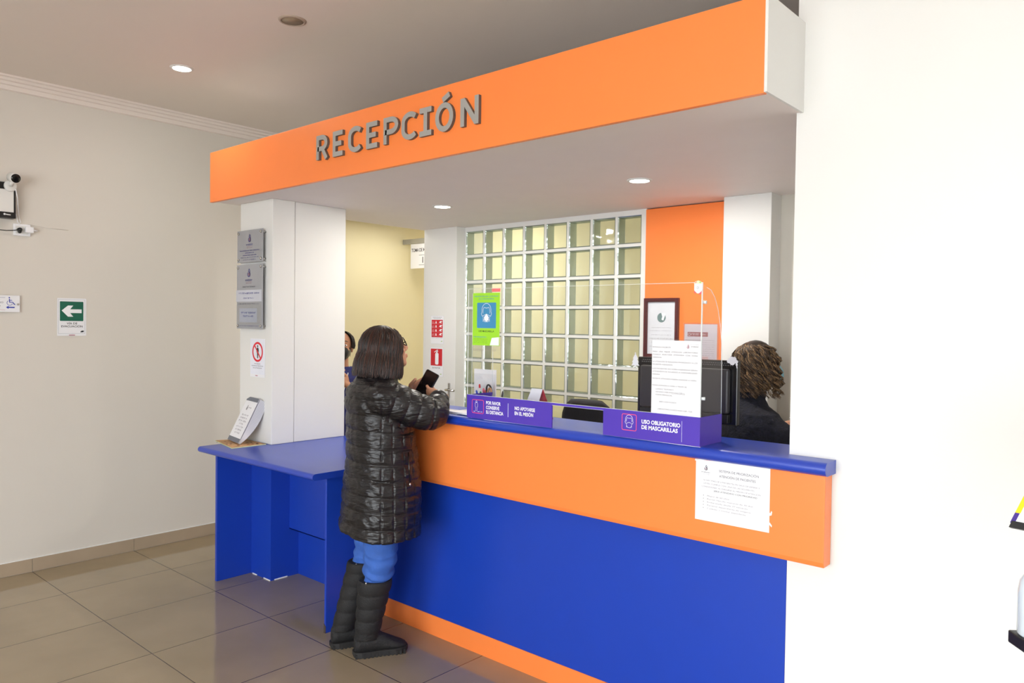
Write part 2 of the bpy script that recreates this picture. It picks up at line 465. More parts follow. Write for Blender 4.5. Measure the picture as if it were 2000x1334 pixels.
def glass_block():
    mb = MB(); h = BW / 2; t = .007; D = .082
    o = [(-h, -h), (h, -h), (h, h), (-h, h)]; i_ = [(-h + t, -h + t), (h - t, -h + t), (h - t, h - t), (-h + t, h - t)]
    y0, y1 = -.001, D
    vo0 = [(x, y0, z) for x, z in o]; vo1 = [(x, y1, z) for x, z in o]
    vi0 = [(x, y0 + .004, z) for x, z in i_]; vi1 = [(x, y1 - .004, z) for x, z in i_]
    mb.add(vo0 + vo1, [(k, (k + 1) % 4, (k + 1) % 4 + 4, k + 4) for k in range(4)], M_BSIDE)
    mb.add(vi0 + vi1, [(k, (k + 1) % 4, (k + 1) % 4 + 4, k + 4) for k in range(4)], M_BSIDE)
    mb.add(vo0 + vi0, [(k, (k + 1) % 4, (k + 1) % 4 + 4, k + 4) for k in range(4)], M_BSIDE)
    mb.add(vi0, [(0, 1, 2, 3)], M_BPANE)
    mb.add(vi1, [(0, 1, 2, 3)], M_BBACK)
    return mb
gb = glass_block().build('glass_block', w2, fix=False)
first = True
for r in range(NROW):
    for a, b in xs:
        o = gb if first else gb.copy()
        if not first: COL.objects.link(o); o.parent = w2
        first = False
        o.location = ((a + b) / 2, YG + .0, top - r * PIT - BW / 2)
# room behind the blocks
slab('wall_laboratory_rear', -4.587, -0.98, 6.6, 6.8, 0, 2.652, M_YELLOW)
slab('wall_laboratory_left', -4.60, -4.40, 4.45, 6.6, 0, 2.6, M_YELLOW)
slab('wall_laboratory_right', -2.0, -1.9, 4.45, 6.6, 0, 2.6, M_YELLOW)
slab('trim_laboratory_ceiling', -4.6, -1.9, 4.5, 6.6, 2.6, 2.65, M_WHITE)
area_light('laboratory_lamp', (-3.75, 5.25, 2.57), (0, 0, 0), .7, .35, 27, (1.0, .92, .74))
area_light('corridor_fill_light', (-4.9, 4.15, 2.46), (0, 0, 0), .3, .5, 5.5, (1.0, .97, .90))  # unseen fill lights added to brighten the corridor and its hanging sign
area_light('corridor_fill_light', (-4.9, 6.4, 2.46), (0, 0, 0), .3, .5, 5.5, (1.0, .97, .90))

# ------------------------------------------------------------------ downlights
def downlight(x, y, z, label, lit=True, rad=.05, power=4.0):
    t = root('downlight', (x, y, z), label, 'ceiling light', 'round recessed ceiling lights')
    n = 40
    mb = MB()
    prof = [(rad * 1.0, -.0005), (rad * 1.02, -.006), (rad * 1.12, -.007), (rad * 1.25, -.004), (rad * 1.3, 0.0)]
    mb.rings([[(x + q * math.cos(2 * PI * k / n), y + q * math.sin(2 * PI * k / n), z + h) for k in range(n)] for q, h in prof], M_WHITE if lit else mat('beige_ring', (176, 158, 142), .4), cap=False)
    mb.build('trim_ring', t)
    m2 = mat('lit_lens', (255, 255, 250), .3, emit=(255, 252, 240), estr=14) if lit else mat('unlit_lens', (150, 132, 110), .3)
    MB().cyl((x, y, z - .0045), (x, y, z - .0005), rad * 1.005, m2, 36).build('lens', t)
    if lit:
        area_light('downlight_lamp', (x, y, z - .012), (0, 0, 0), rad * 1.6, rad * 1.6, power, (1, .96, .88), shape='DISK').parent = None
downlight(-4.405, 2.049, ZC, 'lit round downlight in the hall ceiling left of the orange canopy')
downlight(-3.289, 2.074, ZC, 'unlit brown round downlight in the hall ceiling at the top edge', lit=False, rad=.052)
downlight(-3.569, 3.347, ZS, 'lit round downlight under the canopy nearest the left pillar', power=11)
downlight(-2.112, 3.358, ZS, 'lit round downlight under the canopy above the clear counter screen', power=14)

# ------------------------------------------------------------------ reception counter
ct = root('reception_counter', (-2.1, 2.9, 0), 'long reception counter with blue top, orange band and blue front', 'counter')
def nose_prof(y0, zt, th, yend):
    r = th / 2; pts = []
    for k in range(9):
        a = PI / 2 + PI * k / 8
        pts.append((y0 + r + r * math.cos(a) * 1.0, zt - r + r * math.sin(a)))
    return [(yend, zt)] + pts + [(yend, zt - th)]
def extr_x(mb, prof, x0, x1, m):
    mb.prism([(0, a, b) for a, b in prof], (x0, 0, 0), (x1, 0, 0), m, smooth=False)
def autosmooth(o, ang=.6):
    me = o.data
    for p in me.polygons: p.use_smooth = True
    bm = bmesh.new(); bm.from_mesh(me)
    for e in bm.edges:
        if len(e.link_faces) == 2: e.smooth = e.calc_face_angle(0) < ang
    bm.to_mesh(me); bm.free()
mb = MB()
extr_x(mb, nose_prof(2.536, CT, .046, 2.638), -3.222, -0.868, M_BLUETOP)
mb.box(-3.222, XW - .002, 2.636, 2.855, CT - .046, CT, M_BLUETOP)
mb.box(XW - .002, XW - .001, 2.636, 2.637, CT - .046, CT, M_BLUETOP)
o = mb.build('worktop', ct); autosmooth(o)
mb = MB(); mb.prism([(-3.222, 2.571, .818), (-3.222, 2.571, CT - .046), (-3.222, 2.637, CT - .046), (-3.222, 2.637, .800), (-3.222, 2.577, .800)], (0, 0, 0), (2.343, 0, 0), M_ORANGE)
mb.build('upper_band', ct, bevel=.003)
MB().box(-3.262, XW - .001, 2.640, 2.665, .102, 1.111, M_BLUE).build('front_panel', ct)
MB().box(-3.262, XW - .001, 2.637, 2.66, 0.0, .102, M_ORANGE).build('kickboard', ct)
MB().box(-3.262, -3.24, 2.665, 2.85, 0, 1.111, M_BLUE).build('side_panel', ct)
MB().box(-3.24, XW - .001, 2.665, 3.25, .80, .83, M_BEIGE).build('inner_shelf', ct)
MB().box(-1.2, -1.18, 2.665, 3.2, 0, .80, M_BEIGE).build('inner_panel', ct)

# low desk wrapped round the left pillar
dk = root('desk', (-3.8, 2.6, 0), 'low blue desk with side panels standing around the foot of the left pillar', 'desk')
mb = MB()
extr_x(mb, nose_prof(2.163, DT, .034, 2.30), -4.424, -3.224, M_BLUETOP)
mb.box(-4.424, -3.224, 2.30, 2.56, DT - .034, DT, M_BLUETOP); mb.box(-4.424, -3.264, 2.56, 3.06, DT - .034, DT, M_BLUETOP)
o = mb.build('worktop', dk); autosmooth(o)
MB().box(-4.424, -4.402, 2.275, 2.504, 0, DT - .034, M_BLUE).build('side_panel', dk, bevel=.001)
MB().box(-3.277, -3.2625, 2.275, 3.05, 0, DT - .034, M_BLUE).build('side_panel', dk, bevel=.001)
MB().box(-4.424, -4.173, 2.504, 2.90, 0, DT - .034, M_BLUE).build('pillar_cladding', dk)
MB().box(-4.173, -3.277, 2.634, 2.652, .300, DT - .034, M_BLUE).build('back_panel', dk)
MB().box(-4.173, -3.277, 2.700, 2.718, 0, .300, M_BLUE).box(-4.173, -3.277, 2.634, 2.718, .300, .305, M_BLUE).build('lower_back_panel', dk)
mb = MB()
for q in ((-4.38, -4.33, 2.501, 2.5037), (-4.25, -4.176, 2.501, 2.5037), (-4.173, -4.170, 2.53, 2.62)): MB().box(*q, 0, .006, M_WPRINT).build('sealant_strip', dk)
mb = MB()
mb.prism([(-3.278, 2.272, 0), (-3.278, 2.272, .05), (-3.262, 2.272, .035), (-3.262, 2.272, 0)], (0, 0, 0), (0, .0025, 0), mat('chipboard', (72, 60, 54), .9))
mb.build('chipped_corner', dk)

# ------------------------------------------------------------------ RECEPCION lettering
rs = root('reception_sign', (-2.84, 2.33, 2.5), 'raised grey letters reading RECEPCIÓN on the orange fascia', 'sign')
LX = [('R', -3.437, -3.330), ('E', -3.291, -3.195), ('C', -3.161, -3.055), ('E', -3.016, -2.918), ('P', -2.883, -2.775), ('C', -2.752, -2.647), ('I', -2.626, -2.546), ('Ó', -2.521, -2.406), ('N', -2.362, -2.252)]
def letter_outline(ch):
    """stroke lists in a unit box: polylines"""
    def arc(cx, cy, rx, ry, a0, a1, n=10): return [(cx + rx * math.cos(math.radians(a0 + (a1 - a0) * k / n)), cy + ry * math.sin(math.radians(a0 + (a1 - a0) * k / n))) for k in range(n + 1)]
    if ch == 'E': return [[(1, 1), (0, 1), (0, 0), (1, 0)], [(0, .5), (.85, .5)]]
    if ch == 'C': return [arc(.58, .66, .58, .34, 38, 180) + arc(.58, .34, .58, .34, 180, 322)]
    if ch == 'P': return [[(0, -.09), (0, 1), (.5, 1)] + arc(.5, .72, .5, .28, 90, -90)[1:] + [(0, .44)]]
    if ch == 'R': return [[(0, -.09), (0, 1), (.45, 1)] + arc(.45, .72, .45, .28, 90, -90)[1:] + [(0, .44)], [(.48, .46), (.95, -.09)]]
    if ch == 'I': return [[(0, 1), (1, 1)], [(0, 0), (1, 0)], [(.5, 1), (.5, 0)]]
    if ch == 'Ó': return [arc(.5, .5, .5, .5, 0, 350, 28) + [(1, .5)], [(.38, 1.22), (.85, 1.42)]]
    if ch == 'N': return [[(0, -.09), (0, 1.07)], [(.04, 1.02), (.96, -.02)], [(1, -.09), (1, 1.07)]]
def stroke(mb, pts, w, y0, y1, mf, ms, closed=False):
    pts = [Vector((p[0], 0, p[1])) for p in pts]; n = len(pts); A = []; B = []
    for i in range(n):
        if closed: d1 = (pts[i] - pts[i - 1]).normalized(); d2 = (pts[(i + 1) % n] - pts[i]).normalized()
        else:
            d1 = (pts[i] - pts[max(i - 1, 0)]); d2 = (pts[min(i + 1, n - 1)] - pts[i])
            d1 = d1.normalized() if d1.length > 1e-9 else d2.normalized(); d2 = d2.normalized() if d2.length > 1e-9 else d1
        t = (d1 + d2).normalized(); q = Vector((-t.z, 0, t.x)); k = max(q.dot(Vector((-d1.z, 0, d1.x))), .5)
        A.append(pts[i] + q * (w / 2 / k)); B.append(pts[i] - q * (w / 2 / k))
    N = n
    vs = [v + Vector((0, y0, 0)) for v in A + B] + [v + Vector((0, y1, 0)) for v in A + B]
    seq = range(N if closed else N - 1)
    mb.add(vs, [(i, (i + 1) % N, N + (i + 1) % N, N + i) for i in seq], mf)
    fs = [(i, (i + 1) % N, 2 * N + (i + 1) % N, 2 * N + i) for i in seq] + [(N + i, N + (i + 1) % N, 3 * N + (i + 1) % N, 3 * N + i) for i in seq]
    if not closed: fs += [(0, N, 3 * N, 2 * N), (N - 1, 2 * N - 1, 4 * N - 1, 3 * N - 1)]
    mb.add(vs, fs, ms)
lh, lz, sw = .128, 2.444, .024
for ch, a, b in LX:
    mb = MB(); w = b - a - sw
    if ch == 'I': w = b - a
    for j, st in enumerate(letter_outline(ch)):
        ox = a + (0 if ch == 'I' else sw / 2)
        st2 = [(ox + px * w, lz + sw / 2 + pz * (lh - sw)) for px, pz in st]
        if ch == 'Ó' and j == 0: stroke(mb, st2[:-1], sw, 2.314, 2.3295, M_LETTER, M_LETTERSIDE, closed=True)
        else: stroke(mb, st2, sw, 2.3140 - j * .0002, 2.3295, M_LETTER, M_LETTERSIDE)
    lo = mb.build('letter', rs, fix=False)

# ------------------------------------------------------------------ printed signs
def logo(b, name, cx, cy, h, m, ml=None, d=0.0012):
    """flame shaped mark: a drop outline round a small ring"""
    pts = []
    for k in range(17):
        t = k / 16
        a = math.radians(100 - 330 * t); r = h * (.30 - .02 * t)
        pts.append((cx - h * .02 + r * math.cos(a), cy - h * .18 + r * math.sin(a)))
    pts = [(cx + h * .05, cy + h * .5), (cx - h * .12, cy + h * .22)] + pts[4:]
    b.line(name, pts, h * .11, m, d)
    b.line(name, [(cx + h * .05, cy + h * .5), (cx + h * .2, cy + h * .25), (cx + h * .24, cy - h * .45)], h * .11, m, d)
    b.ring(name, cx, cy - h * .18, h * .13, h * .07, ml or m, d, n=14)
def tri_logo(b, name, cx, cy, h, m, ml):
    b.poly(name, [(cx - h, cy - h * .5), (cx + h * .7, cy - h * .5), (cx + h, cy + h * .4), (cx - h * .5, cy + h * .1)], m, .0011)
    b.line(name, [(cx - h * .1, cy), (cx + h * .2, cy + h * .35), (cx + h * .5, cy)], h * .12, ml, .0014)

XV = Vector((0, 1, 0))
# evacuation sign on the left wall (reads towards +X: local right = +Y)
t = root('evacuation_sign', (XL, 1.80, 1.61), 'green and white evacuation sign with white left arrow on the left wall', 'sign')
b = Board((XL + .001, 1.714, 1.487), Y, Z)
W, H = .172, .243
b.rrect('panel', 0, 0, W, H, .004, M_PAPER, .003, .003)
b.rrect('border', .006, .014, W - .008, H - .008, .003, mat('silver_line', (170, 176, 184), .5), .0035)
b.rrect('panel', .0075, .0155, W - .0095, H - .0095, .003, M_PAPER, .0039)
b.rrect('green_field', .015, .096, W - .018, .222, .004, M_GREEN, .0043)
b.poly('arrow', [(.025, .163), (.062, .196), (.093, .196), (.075, .172), (.143, .172), (.143, .148), (.075, .148), (.093, .124), (.062, .124)], M_WPRINT, .0048)
b.text('lettering', 'VÍA DE', .086, .074, .0125, M_INKD, .062, 'C', .01, .0043)
b.text('lettering', 'EVACUACIÓN', .086, .055, .0125, M_INKD, .126, 'C', .01, .0043)
tri_logo(b, 'maker_mark', .146, .03, .012, mat('pale_green_print', (190, 214, 140), .6), M_INK)
b.rect('maker_mark', .068, .003, .103, .007, mat('dull_red_print', (160, 60, 80), .6), .0034)
for k in ('maker_mark',):
    for vv in b.layers[k].v: vv.x += .0028
b.finish(t)

# accessible toilet sign at the left edge
t = root('wall_sign', (XL, 1.42, 1.685), 'white sign with blue wheelchair and blue left arrow, cut by the left edge', 'sign')
b = Board((XL + .012, 1.28, 1.634), Y, Z)
W, H = .222, .102
b.rrect('panel', 0, 0, W, H, .002, M_PAPER, .004, .004)
b.line('lettering', [(.02, .088), (.144, .088)], .0014, M_NAVYP, .0045)
b.line('lettering', [(.02, .012), (.144, .012)], .0012, mat('thin_red_line', (210, 100, 110), .6), .0045)
b.text('lettering', 'SO', .134, .053, .0105, M_INK, .020, 'R', .0, .0045)
b.text('lettering', 'L', .120, .036, .0105, M_INK, .008, 'R', .02, .0045)
MW = mat('wheelchair_blue', (44, 62, 178), .5)
b.disc('wheelchair_symbol', .166, .088, .0038, MW, .005)
b.line('wheelchair_symbol', [(.166, .080), (.167, .060), (.184, .060), (.193, .047), (.197, .049)], .005, MW, .005)
b.line('wheelchair_symbol', [(.167, .071), (.181, .071)], .003, MW, .005)
b.ring('wheelchair_symbol', .168, .056, .0145, .0024, MW, .005, a0=120, a1=345)
b.poly('arrow', [(.148, .0285), (.162, .038), (.162, .032), (.194, .032), (.194, .025), (.162, .025), (.162, .019)], MW, .005)
b.finish(t)
MB().cyl((XL + .012, 1.492, 1.683), (XL + .021, 1.492, 1.683), .006, M_CHROME, 20).build('screw_cap', t)
MB().cyl((XL, 1.492, 1.683), (XL + .012, 1.492, 1.683), .005, M_CHROME, 16).build('spacer', t)

# pillar plaques (face -Y: local right = +X)
def standoffs(t, pts, y1, y0):
    for (x, z) in pts:
        mb = MB(); mb.cyl((x, y1, z), (x, y0, z), .0065, M_CHROME, 18)
        mb.tube([(x, y1 + .0005, z), (x, y1 - .005, z), (x, y1 - .008, z)], [.0085, .0085, .006], M_CHROME, 18)
        mb.build('standoff_bolt', t)
PY = 2.504
M_DLOGO = mat('indigo_print', (58, 54, 130), .6)
M_RLOGO = mat('maroon_print', (150, 70, 96), .6)
t = root('plaque', (-4.38, 2.485, 2.07), 'smaller upper silver plaque with flame logo on the left pillar', 'plaque')
b = Board((-4.538, 2.474, 1.966), X, Z)
W, H = .304, .201
b.rect('panel', 0, 0, W, H, M_SILVER, .0, .004)
logo(b, 'logo', .150, .150, .046, M_DLOGO, M_RLOGO)
b.text('lettering', 'analyzer', .150, .106, .013, M_DLOGO, .084, 'C', .0)
b.line('lettering', [(.115, .099), (.188, .099)], .001, M_RLOGO); b.scrawl('lettering', .150, .0885, .068, .004, M_RLOGO, 3, align='C')
for i, (s_, w_) in enumerate((('SALA EXTERNA DE TOMA DE MUESTRAS', .235), ('DEPENDIENTE DE', .105), ('LABORATORIO ANALYZER', .165), (None, .21), (None, .155))):
    if s_: b.text('lettering', s_, .150, .070 - i * .0145, .0068, M_DLOGO, w_, 'C', .012)
    else: b.scrawl('lettering', .150, .070 - i * .0145, w_, .0068, M_DLOGO, i, align='C')
b.finish(t); standoffs(t, [(-4.538 + x, 1.966 + z) for x in (.018, .286) for z in (.018, .183)], 2.474, PY)
t = root('plaque', (-4.38, 2.485, 1.75), 'tall lower silver plaque with taped paper strips on the left pillar', 'plaque')
b = Board((-4.542, 2.474, 1.550), X, Z)
W, H = .308, .402
b.rect('panel', 0, 0, W, H, M_SILVER, .0, .004)
logo(b, 'logo', .148, .350, .050, M_DLOGO, M_RLOGO)
b.text('lettering', 'analyzer', .148, .300, .013, M_DLOGO, .086, 'C', .0)
b.line('lettering', [(.113, .293), (.186, .293)], .001, M_RLOGO); b.scrawl('lettering', .148, .283, .068, .004, M_RLOGO, 3, align='C')
b.text('lettering', 'DIRECTOR TECNICO', .148, .259, .0075, M_INK, .150, 'C', .01)
M_STRIP = mat('frosted_strip', (196, 198, 208), .45)
b.rect('paper_strip', -.006, .170, .298, .243, M_STRIP, .0012, .001)
b.rect('paper_strip', .035, .040, .245, .128, mat('frosted_label', (176, 184, 204), .3), .0012, .001)
b.rect('clear_pocket', -.004, .030, .297, .150, M_TAPE, .0022, .0003)
for i, (z, w_, h_) in enumerate(((.216, .245, .0105), (.186, .130, .0085), (.094, .180, .0105), (.072, .130, .0105))): b.scrawl('lettering', .148, z, w_, h_, mat('strong_indigo_print', (46, 42, 150), .6), 10 + i, .0030, 'C')
b.scrawl('lettering', .148, .152, .250, .007, M_INK, 21, .0030, 'C'); b.scrawl('lettering', .148, .014, .22, .006, M_DLOGO, 22, .0012, 'C')
b.finish(t); standoffs(t, [(-4.542 + x, 1.550 + z) for x in (.018, .290) for z in (.018, .384)], 2.474, PY)

# no entry sign
t = root('prohibition_sign', (-4.335, 2.5, 1.375), 'white no entry sign with red crossed circle low on the left pillar', 'sign')
b = Board((-4.418, 2.503, 1.266), X, Z)
W, H = .165, .219
b.rrect('panel', -.005, -.018, W + .005, H + .004, .002, M_PAPER, .001, .001)
b.rect('panel', 0, 0, W, H, mat('cool_white_paper', (232, 234, 244), .6), .0014)
M_FIG = mat('dark_figure_print', (54, 62, 62), .6); M_CR = mat('scarlet_print', (222, 30, 52), .5)
b.disc('figure', .084, .176, .0068, M_FIG, .0017)
b.poly('figure', [(.078, .167), (.090, .167), (.096, .158), (.098, .138), (.094, .136), (.092, .150), (.090, .100), (.085, .100), (.084, .130), (.083, .100), (.078, .100), (.076, .150), (.074, .136), (.070, .138), (.072, .158)], M_FIG, .0017)
b.ring('circle', .084, .140, .056, .013, M_CR, .0021, n=40)
b.line('circle', [(.047, .181), (.121, .099)], .010, M_CR, .0020)
for i, (s_, w_) in enumerate((('PROHIBIDO', .07), ('INGRESAR PERSONAS', .135), ('NO AUTORIZADAS', .105))): b.text('lettering', s_, .082, .062 - i * .013, .0068, M_INK, w_, 'C', 0, .0018)
tri_logo(b, 'maker_mark', .138, .018, .011, mat('pale_green_print', (190, 214, 140), .6), M_INK)
b.rect('maker_mark', .058, -.011, .084, -.007, mat('dull_red_print', (160, 60, 80), .6), .0013)
b.finish(t)

# extinguisher signs on the middle pillar
E_Y = 4.105
M_GREYEDGE = mat('grey_outline', (200, 202, 204), .6)
t = root('instruction_sign', (-4.42, E_Y, 1.545), 'upper red sign with four rows on how to use an extinguisher, middle pillar', 'sign')
b = Board((-4.496, E_Y, 1.437), X, Z)
W, H = .150, .222
b.rect('panel', 0, 0, W, H, M_GREYEDGE, .0006, .0006); b.rect('panel', .001, .001, W - .001, H - .001, M_PAPER, .0010)
b.text('lettering', 'MODO DE USO DE', .076, .207, .0055, M_INKD, .10, 'C', 0, .0014); b.text('lettering', 'EL EXTINTOR', .076, .197, .0055, M_INKD, .08, 'C', 0, .0014)
b.rrect('red_field', .010, .052, .138, .190, .003, M_RED, .0014)
for k in range(4):
    z = .162 - k * .032
    for j in range(3): b.scrawl('pictograms', .015, z + .010 - j * .007, .030, .004, M_WPRINT, k * 5 + j, .0018)
    b.poly('pictograms', [(.052, z), (.060, z + .012), (.056, z + .012), (.062, z + .020), (.068, z + .012), (.064, z + .012), (.072, z)], M_WPRINT, .0018)
    b.poly('pictograms', [(.095, z + .002), (.108, z + .018), (.130, z + .020), (.132, z + .013), (.120, z + .011), (.126, z), (.116, z), (.110, z + .006)], M_WPRINT, .0018)
    b.rect('pictograms', .014, z - .006, .134, z - .0045, mat('pale_red_print', (230, 110, 120), .5), .0018)
b.scrawl('lettering', .012, .043, .125, .0035, M_INKL, 4, .0014)
tri_logo(b, 'maker_mark', .126, .022, .010, mat('pale_green_print', (190, 214, 140), .6), M_INK)
b.finish(t)
t = root('extinguisher_sign', (-4.42, E_Y, 1.295), 'lower red sign with white extinguisher symbol on the middle pillar', 'sign')
b = Board((-4.502, E_Y, 1.178), X, Z)
W, H = .155, .231
b.rect('panel', 0, 0, W, H, M_GREYEDGE, .0006, .0006); b.rect('panel', .001, .001, W - .001, H - .001, M_PAPER, .0010)
b.rrect('red_field', .010, .086, .142, .220, .002, M_RED, .0014)
b.rrect('extinguisher_symbol', .062, .095, .100, .188, .012, M_WPRINT, .0018)
b.rect('extinguisher_symbol', .072, .185, .088, .200, M_WPRINT, .0018)
b.line('extinguisher_symbol', [(.052, .192), (.078, .208), (.096, .200)], .006, M_WPRINT, .0019)
b.line('extinguisher_symbol', [(.080, .208), (.092, .212)], .005, M_WPRINT, .0019)
b.text('lettering', 'EXTINTOR', .075, .063, .011, M_INKD, .090, 'C', 0, .0014)
tri_logo(b, 'maker_mark', .126, .022, .010, mat('pale_green_print', (190, 214, 140), .6), M_INK)
b.finish(t)

# hanging corridor sign on its rail
t = root('hanging_sign', (-5.25, 4.59, 2.36), 'white hanging sign TOMA DE MUESTRAS with number 1 in the yellow corridor', 'sign')
MB().box(-5.405, -4.72, 4.575, 4.605, 2.318, 2.362, mat('aluminium_rail', (176, 176, 172), .35, metal=.5)).build('rail', t, bevel=.002)
b = Board((-5.305, 4.586, 2.094), X, Z)
W, H = .345, .222
b.rect('panel', 0, 0, W, H, M_PAPER, .0, .004)
b.text('lettering', 'TOMA DE MUESTRAS', .172, .150, .030, M_INKD, .316, 'C', .012)
b.text('lettering', '1', .166, .048, .052, M_INKD, None, 'C', .012)
b.line('lettering', [(.115, .118), (.225, .118)], .003, M_INKD); b.line('lettering', [(.115, .030), (.225, .030)], .003, M_INKD)
b.finish(t)

# ------------------------------------------------------------------ camera, cabinet, socket on the left wall
t = root('security_camera', (XL + .05, 1.437, 2.40), 'white security camera with black round lens face above the wall cabinet', 'camera')
mb = MB()
mb.tube([(XL + .068, 1.437, 2.395), (XL + .078, 1.437, 2.395), (XL + .083, 1.437, 2.395)], [.034, .034, .026], M_WHITE, 28)
mb.tube([(XL + .080, 1.437, 2.398), (XL + .10, 1.440, 2.415), (XL + .108, 1.446, 2.430)], [.013, .011, .011], M_WHITE, 14)
mb.build('mount', t)
c0 = Vector((XL + .095, 1.445, 2.445)); dv = Vector((.86, .10, -.20)).normalized()
MB().tube([c0 - dv * .022, c0 - dv * .018, c0 + dv * .035, c0 + dv * .040], [.020, .029, .0305, .029], M_WHITE, 32).build('housing', t)
mb = MB(); mb.tube([c0 + dv * .0395, c0 + dv * .0415, c0 + dv * .0418], [.0265, .0265, .012], M_BLACKG, 32); mb.build('lens_face', t)
MB().tube([(XL + .085, 1.462, 2.378), (XL + .06, 1.478, 2.33), (XL + .05, 1.483, 2.28), (XL + .02, 1.495, 2.24), (XL + .012, 1.500, 2.215), (XL + .012, 1.508, 2.190), (XL + .012, 1.500, 2.178), (XL + .012, 1.492, 2.19), (XL + .02, 1.486, 2.215), (XL + .03, 1.478, 2.235)], .0028, M_WPRINT, 8).build('cable', t)
t = root('wall_cabinet', (XL, 1.37, 2.31), 'white box with black top and bottom bands mounted at the left edge', 'cabinet')
MB().box(XL, XL + .066, 1.24, 1.468, 2.203, 2.417, M_BLACK).build('casing', t, bevel=.002)
MB().box(XL + .066, XL + .070, 1.24, 1.456, 2.238, 2.374, M_WHITE).build('door', t, bevel=.001)
mb = MB(); mb.tube([(XL + .0675, 1.405, 2.224), (XL + .0675, 1.44, 2.2215)], .0032, M_WPRINT, 8); mb.ball((XL + .068, 1.408, 2.224), .006, M_WPRINT); mb.build('latch', t)
t = root('socket_outlet', (XL, 1.52, 2.142), 'white wall socket plate below the security camera', 'socket')
MB().box(XL, XL + .012, 1.470, 1.563, 2.106, 2.179, M_WPRINT).build('plate', t, bevel=.004)
MB().box(XL + .012, XL + .015, 1.483, 1.550, 2.118, 2.166, M_WHITE).build('module', t, bevel=.002)
t = root('black_plug', (XL + .02, 1.497, 2.142), 'black plug with its cable in the wall socket', 'plug')
mb = MB(); mb.tube([(XL + .0152, 1.499, 2.142), (XL + .035, 1.499, 2.142), (XL + .045, 1.497, 2.140)], [.013, .013, .008], M_BLACK, 14); mb.ball((XL + .026, 1.499, 2.130), .011, M_BLACK); mb.build('body', t)
MB().tube([(XL + .03, 1.490, 2.140), (XL + .03, 1.468, 2.135), (XL + .02, 1.43, 2.131), (XL + .01, 1.35, 2.132), (XL + .004, 1.25, 2.14)], .0024, M_BLACK, 8).build('cable', t)
t = root('white_adapter', (XL + .02, 1.555, 2.144), 'white power adapter plugged in at the right of the socket', 'adapter')
MB().box(XL + .0152, XL + .045, 1.527, 1.572, 2.126, 2.163, M_WPRINT).build('body', t, bevel=.004)
MB().tube([(XL + .03, 1.572, 2.144), (XL + .03, 1.588, 2.143), (XL + .02, 1.60, 2.145)], [.006, .004, .002], M_WPRINT, 8).build('strain_relief', t)
# surface cable run on the wall leaving the socket
tag(MB().tube([(XL + .003, 1.55, 2.182), (XL + .003, 1.66, 2.170), (XL + .003, 1.78, 2.168)], .0014, M_WALL, 6).build('painted_cable'), 'thin painted cable running right from the wall socket', 'cable')

# ------------------------------------------------------------------ booklet and leaflet on the desk
t = root('leaflet', (-4.37, 2.40, DT), 'brown patterned leaflet lying under the spiral booklet on the blue desk', 'leaflet')
mb = MB(); M_LEAF = mat('brown_leaflet', (196, 152, 106), .6, var=.3, vscale=30)
mb.prism([(-4.546, 2.335, 0), (-4.205, 2.262, 0), (-4.205, 2.488, 0), (-4.49, 2.498, 0)], (0, 0, DT + .0005), (0, 0, DT + .0055), mat('leaflet_edge', (208, 214, 172), .6)); mb.build('pages', t)
mb = MB(); mb.prism([(-4.544, 2.336, 0), (-4.209, 2.266, 0), (-4.209, 2.485, 0), (-4.488, 2.495, 0)], (0, 0, DT + .0055), (0, 0, DT + .0062), M_LEAF); mb.build('cover', t)
mb = MB(); rnd = random.Random(5)
for k in range(26):
    x = rnd.uniform(-4.47, -4.24); y = rnd.uniform(2.30, 2.47); a = rnd.uniform(0, 3)
    mb.prism([(x + .012 * math.cos(a + q) * (1 if i % 2 else .6), y + .008 * math.sin(a + q), 0) for i, q in enumerate((0, 1.6, 3.1, 4.7))], (0, 0, DT + .0062), (0, 0, DT + .0066), mat('dark_leaf_print', (112, 66, 50), .6))
mb.build('leaf_pattern', t)
# spiral booklet leaning on the pillar
t = root('booklet', (-4.37, 2.42, DT), 'thick white booklet with grey end bands leaning against the left pillar', 'booklet')
A = Vector((-4.487, 2.386, DT + .014)); B = Vector((-4.272, 2.345, DT + .014)); C_ = Vector((-4.392, 2.496, 1.113)); D_ = Vector((-4.300, 2.492, 1.108))
u = (B - A).normalized(); up = (C_ - A); up = (up - u * up.dot(u)).normalized(); nn = u.cross(up).normalized()
WB = .205; HB = (C_ - A).length * .99
b = Board(A, u, up)
b.rect('cover', 0, 0, WB, HB, M_PAPER, 0, .001)
b.rect('end_band', 0, 0, WB, .028, mat('slate_band', (112, 116, 128), .5), .0008); b.rect('end_band', 0, HB - .026, WB, HB, mat('slate_band', (112, 116, 128), .5), .0008)
logo(b, 'lettering', WB * .38, HB - .07, .03, M_INK); b.scrawl('lettering', WB * .5, HB - .072, .045, .006, M_INK, 2)
for i, w_ in enumerate((.11, .12, .13, .07, .13, .11, .09)): b.scrawl('lettering', WB * .5, HB - .125 - i * .0195, w_, .010, M_INKL, 30 + i, align='C')
b.finish(t)
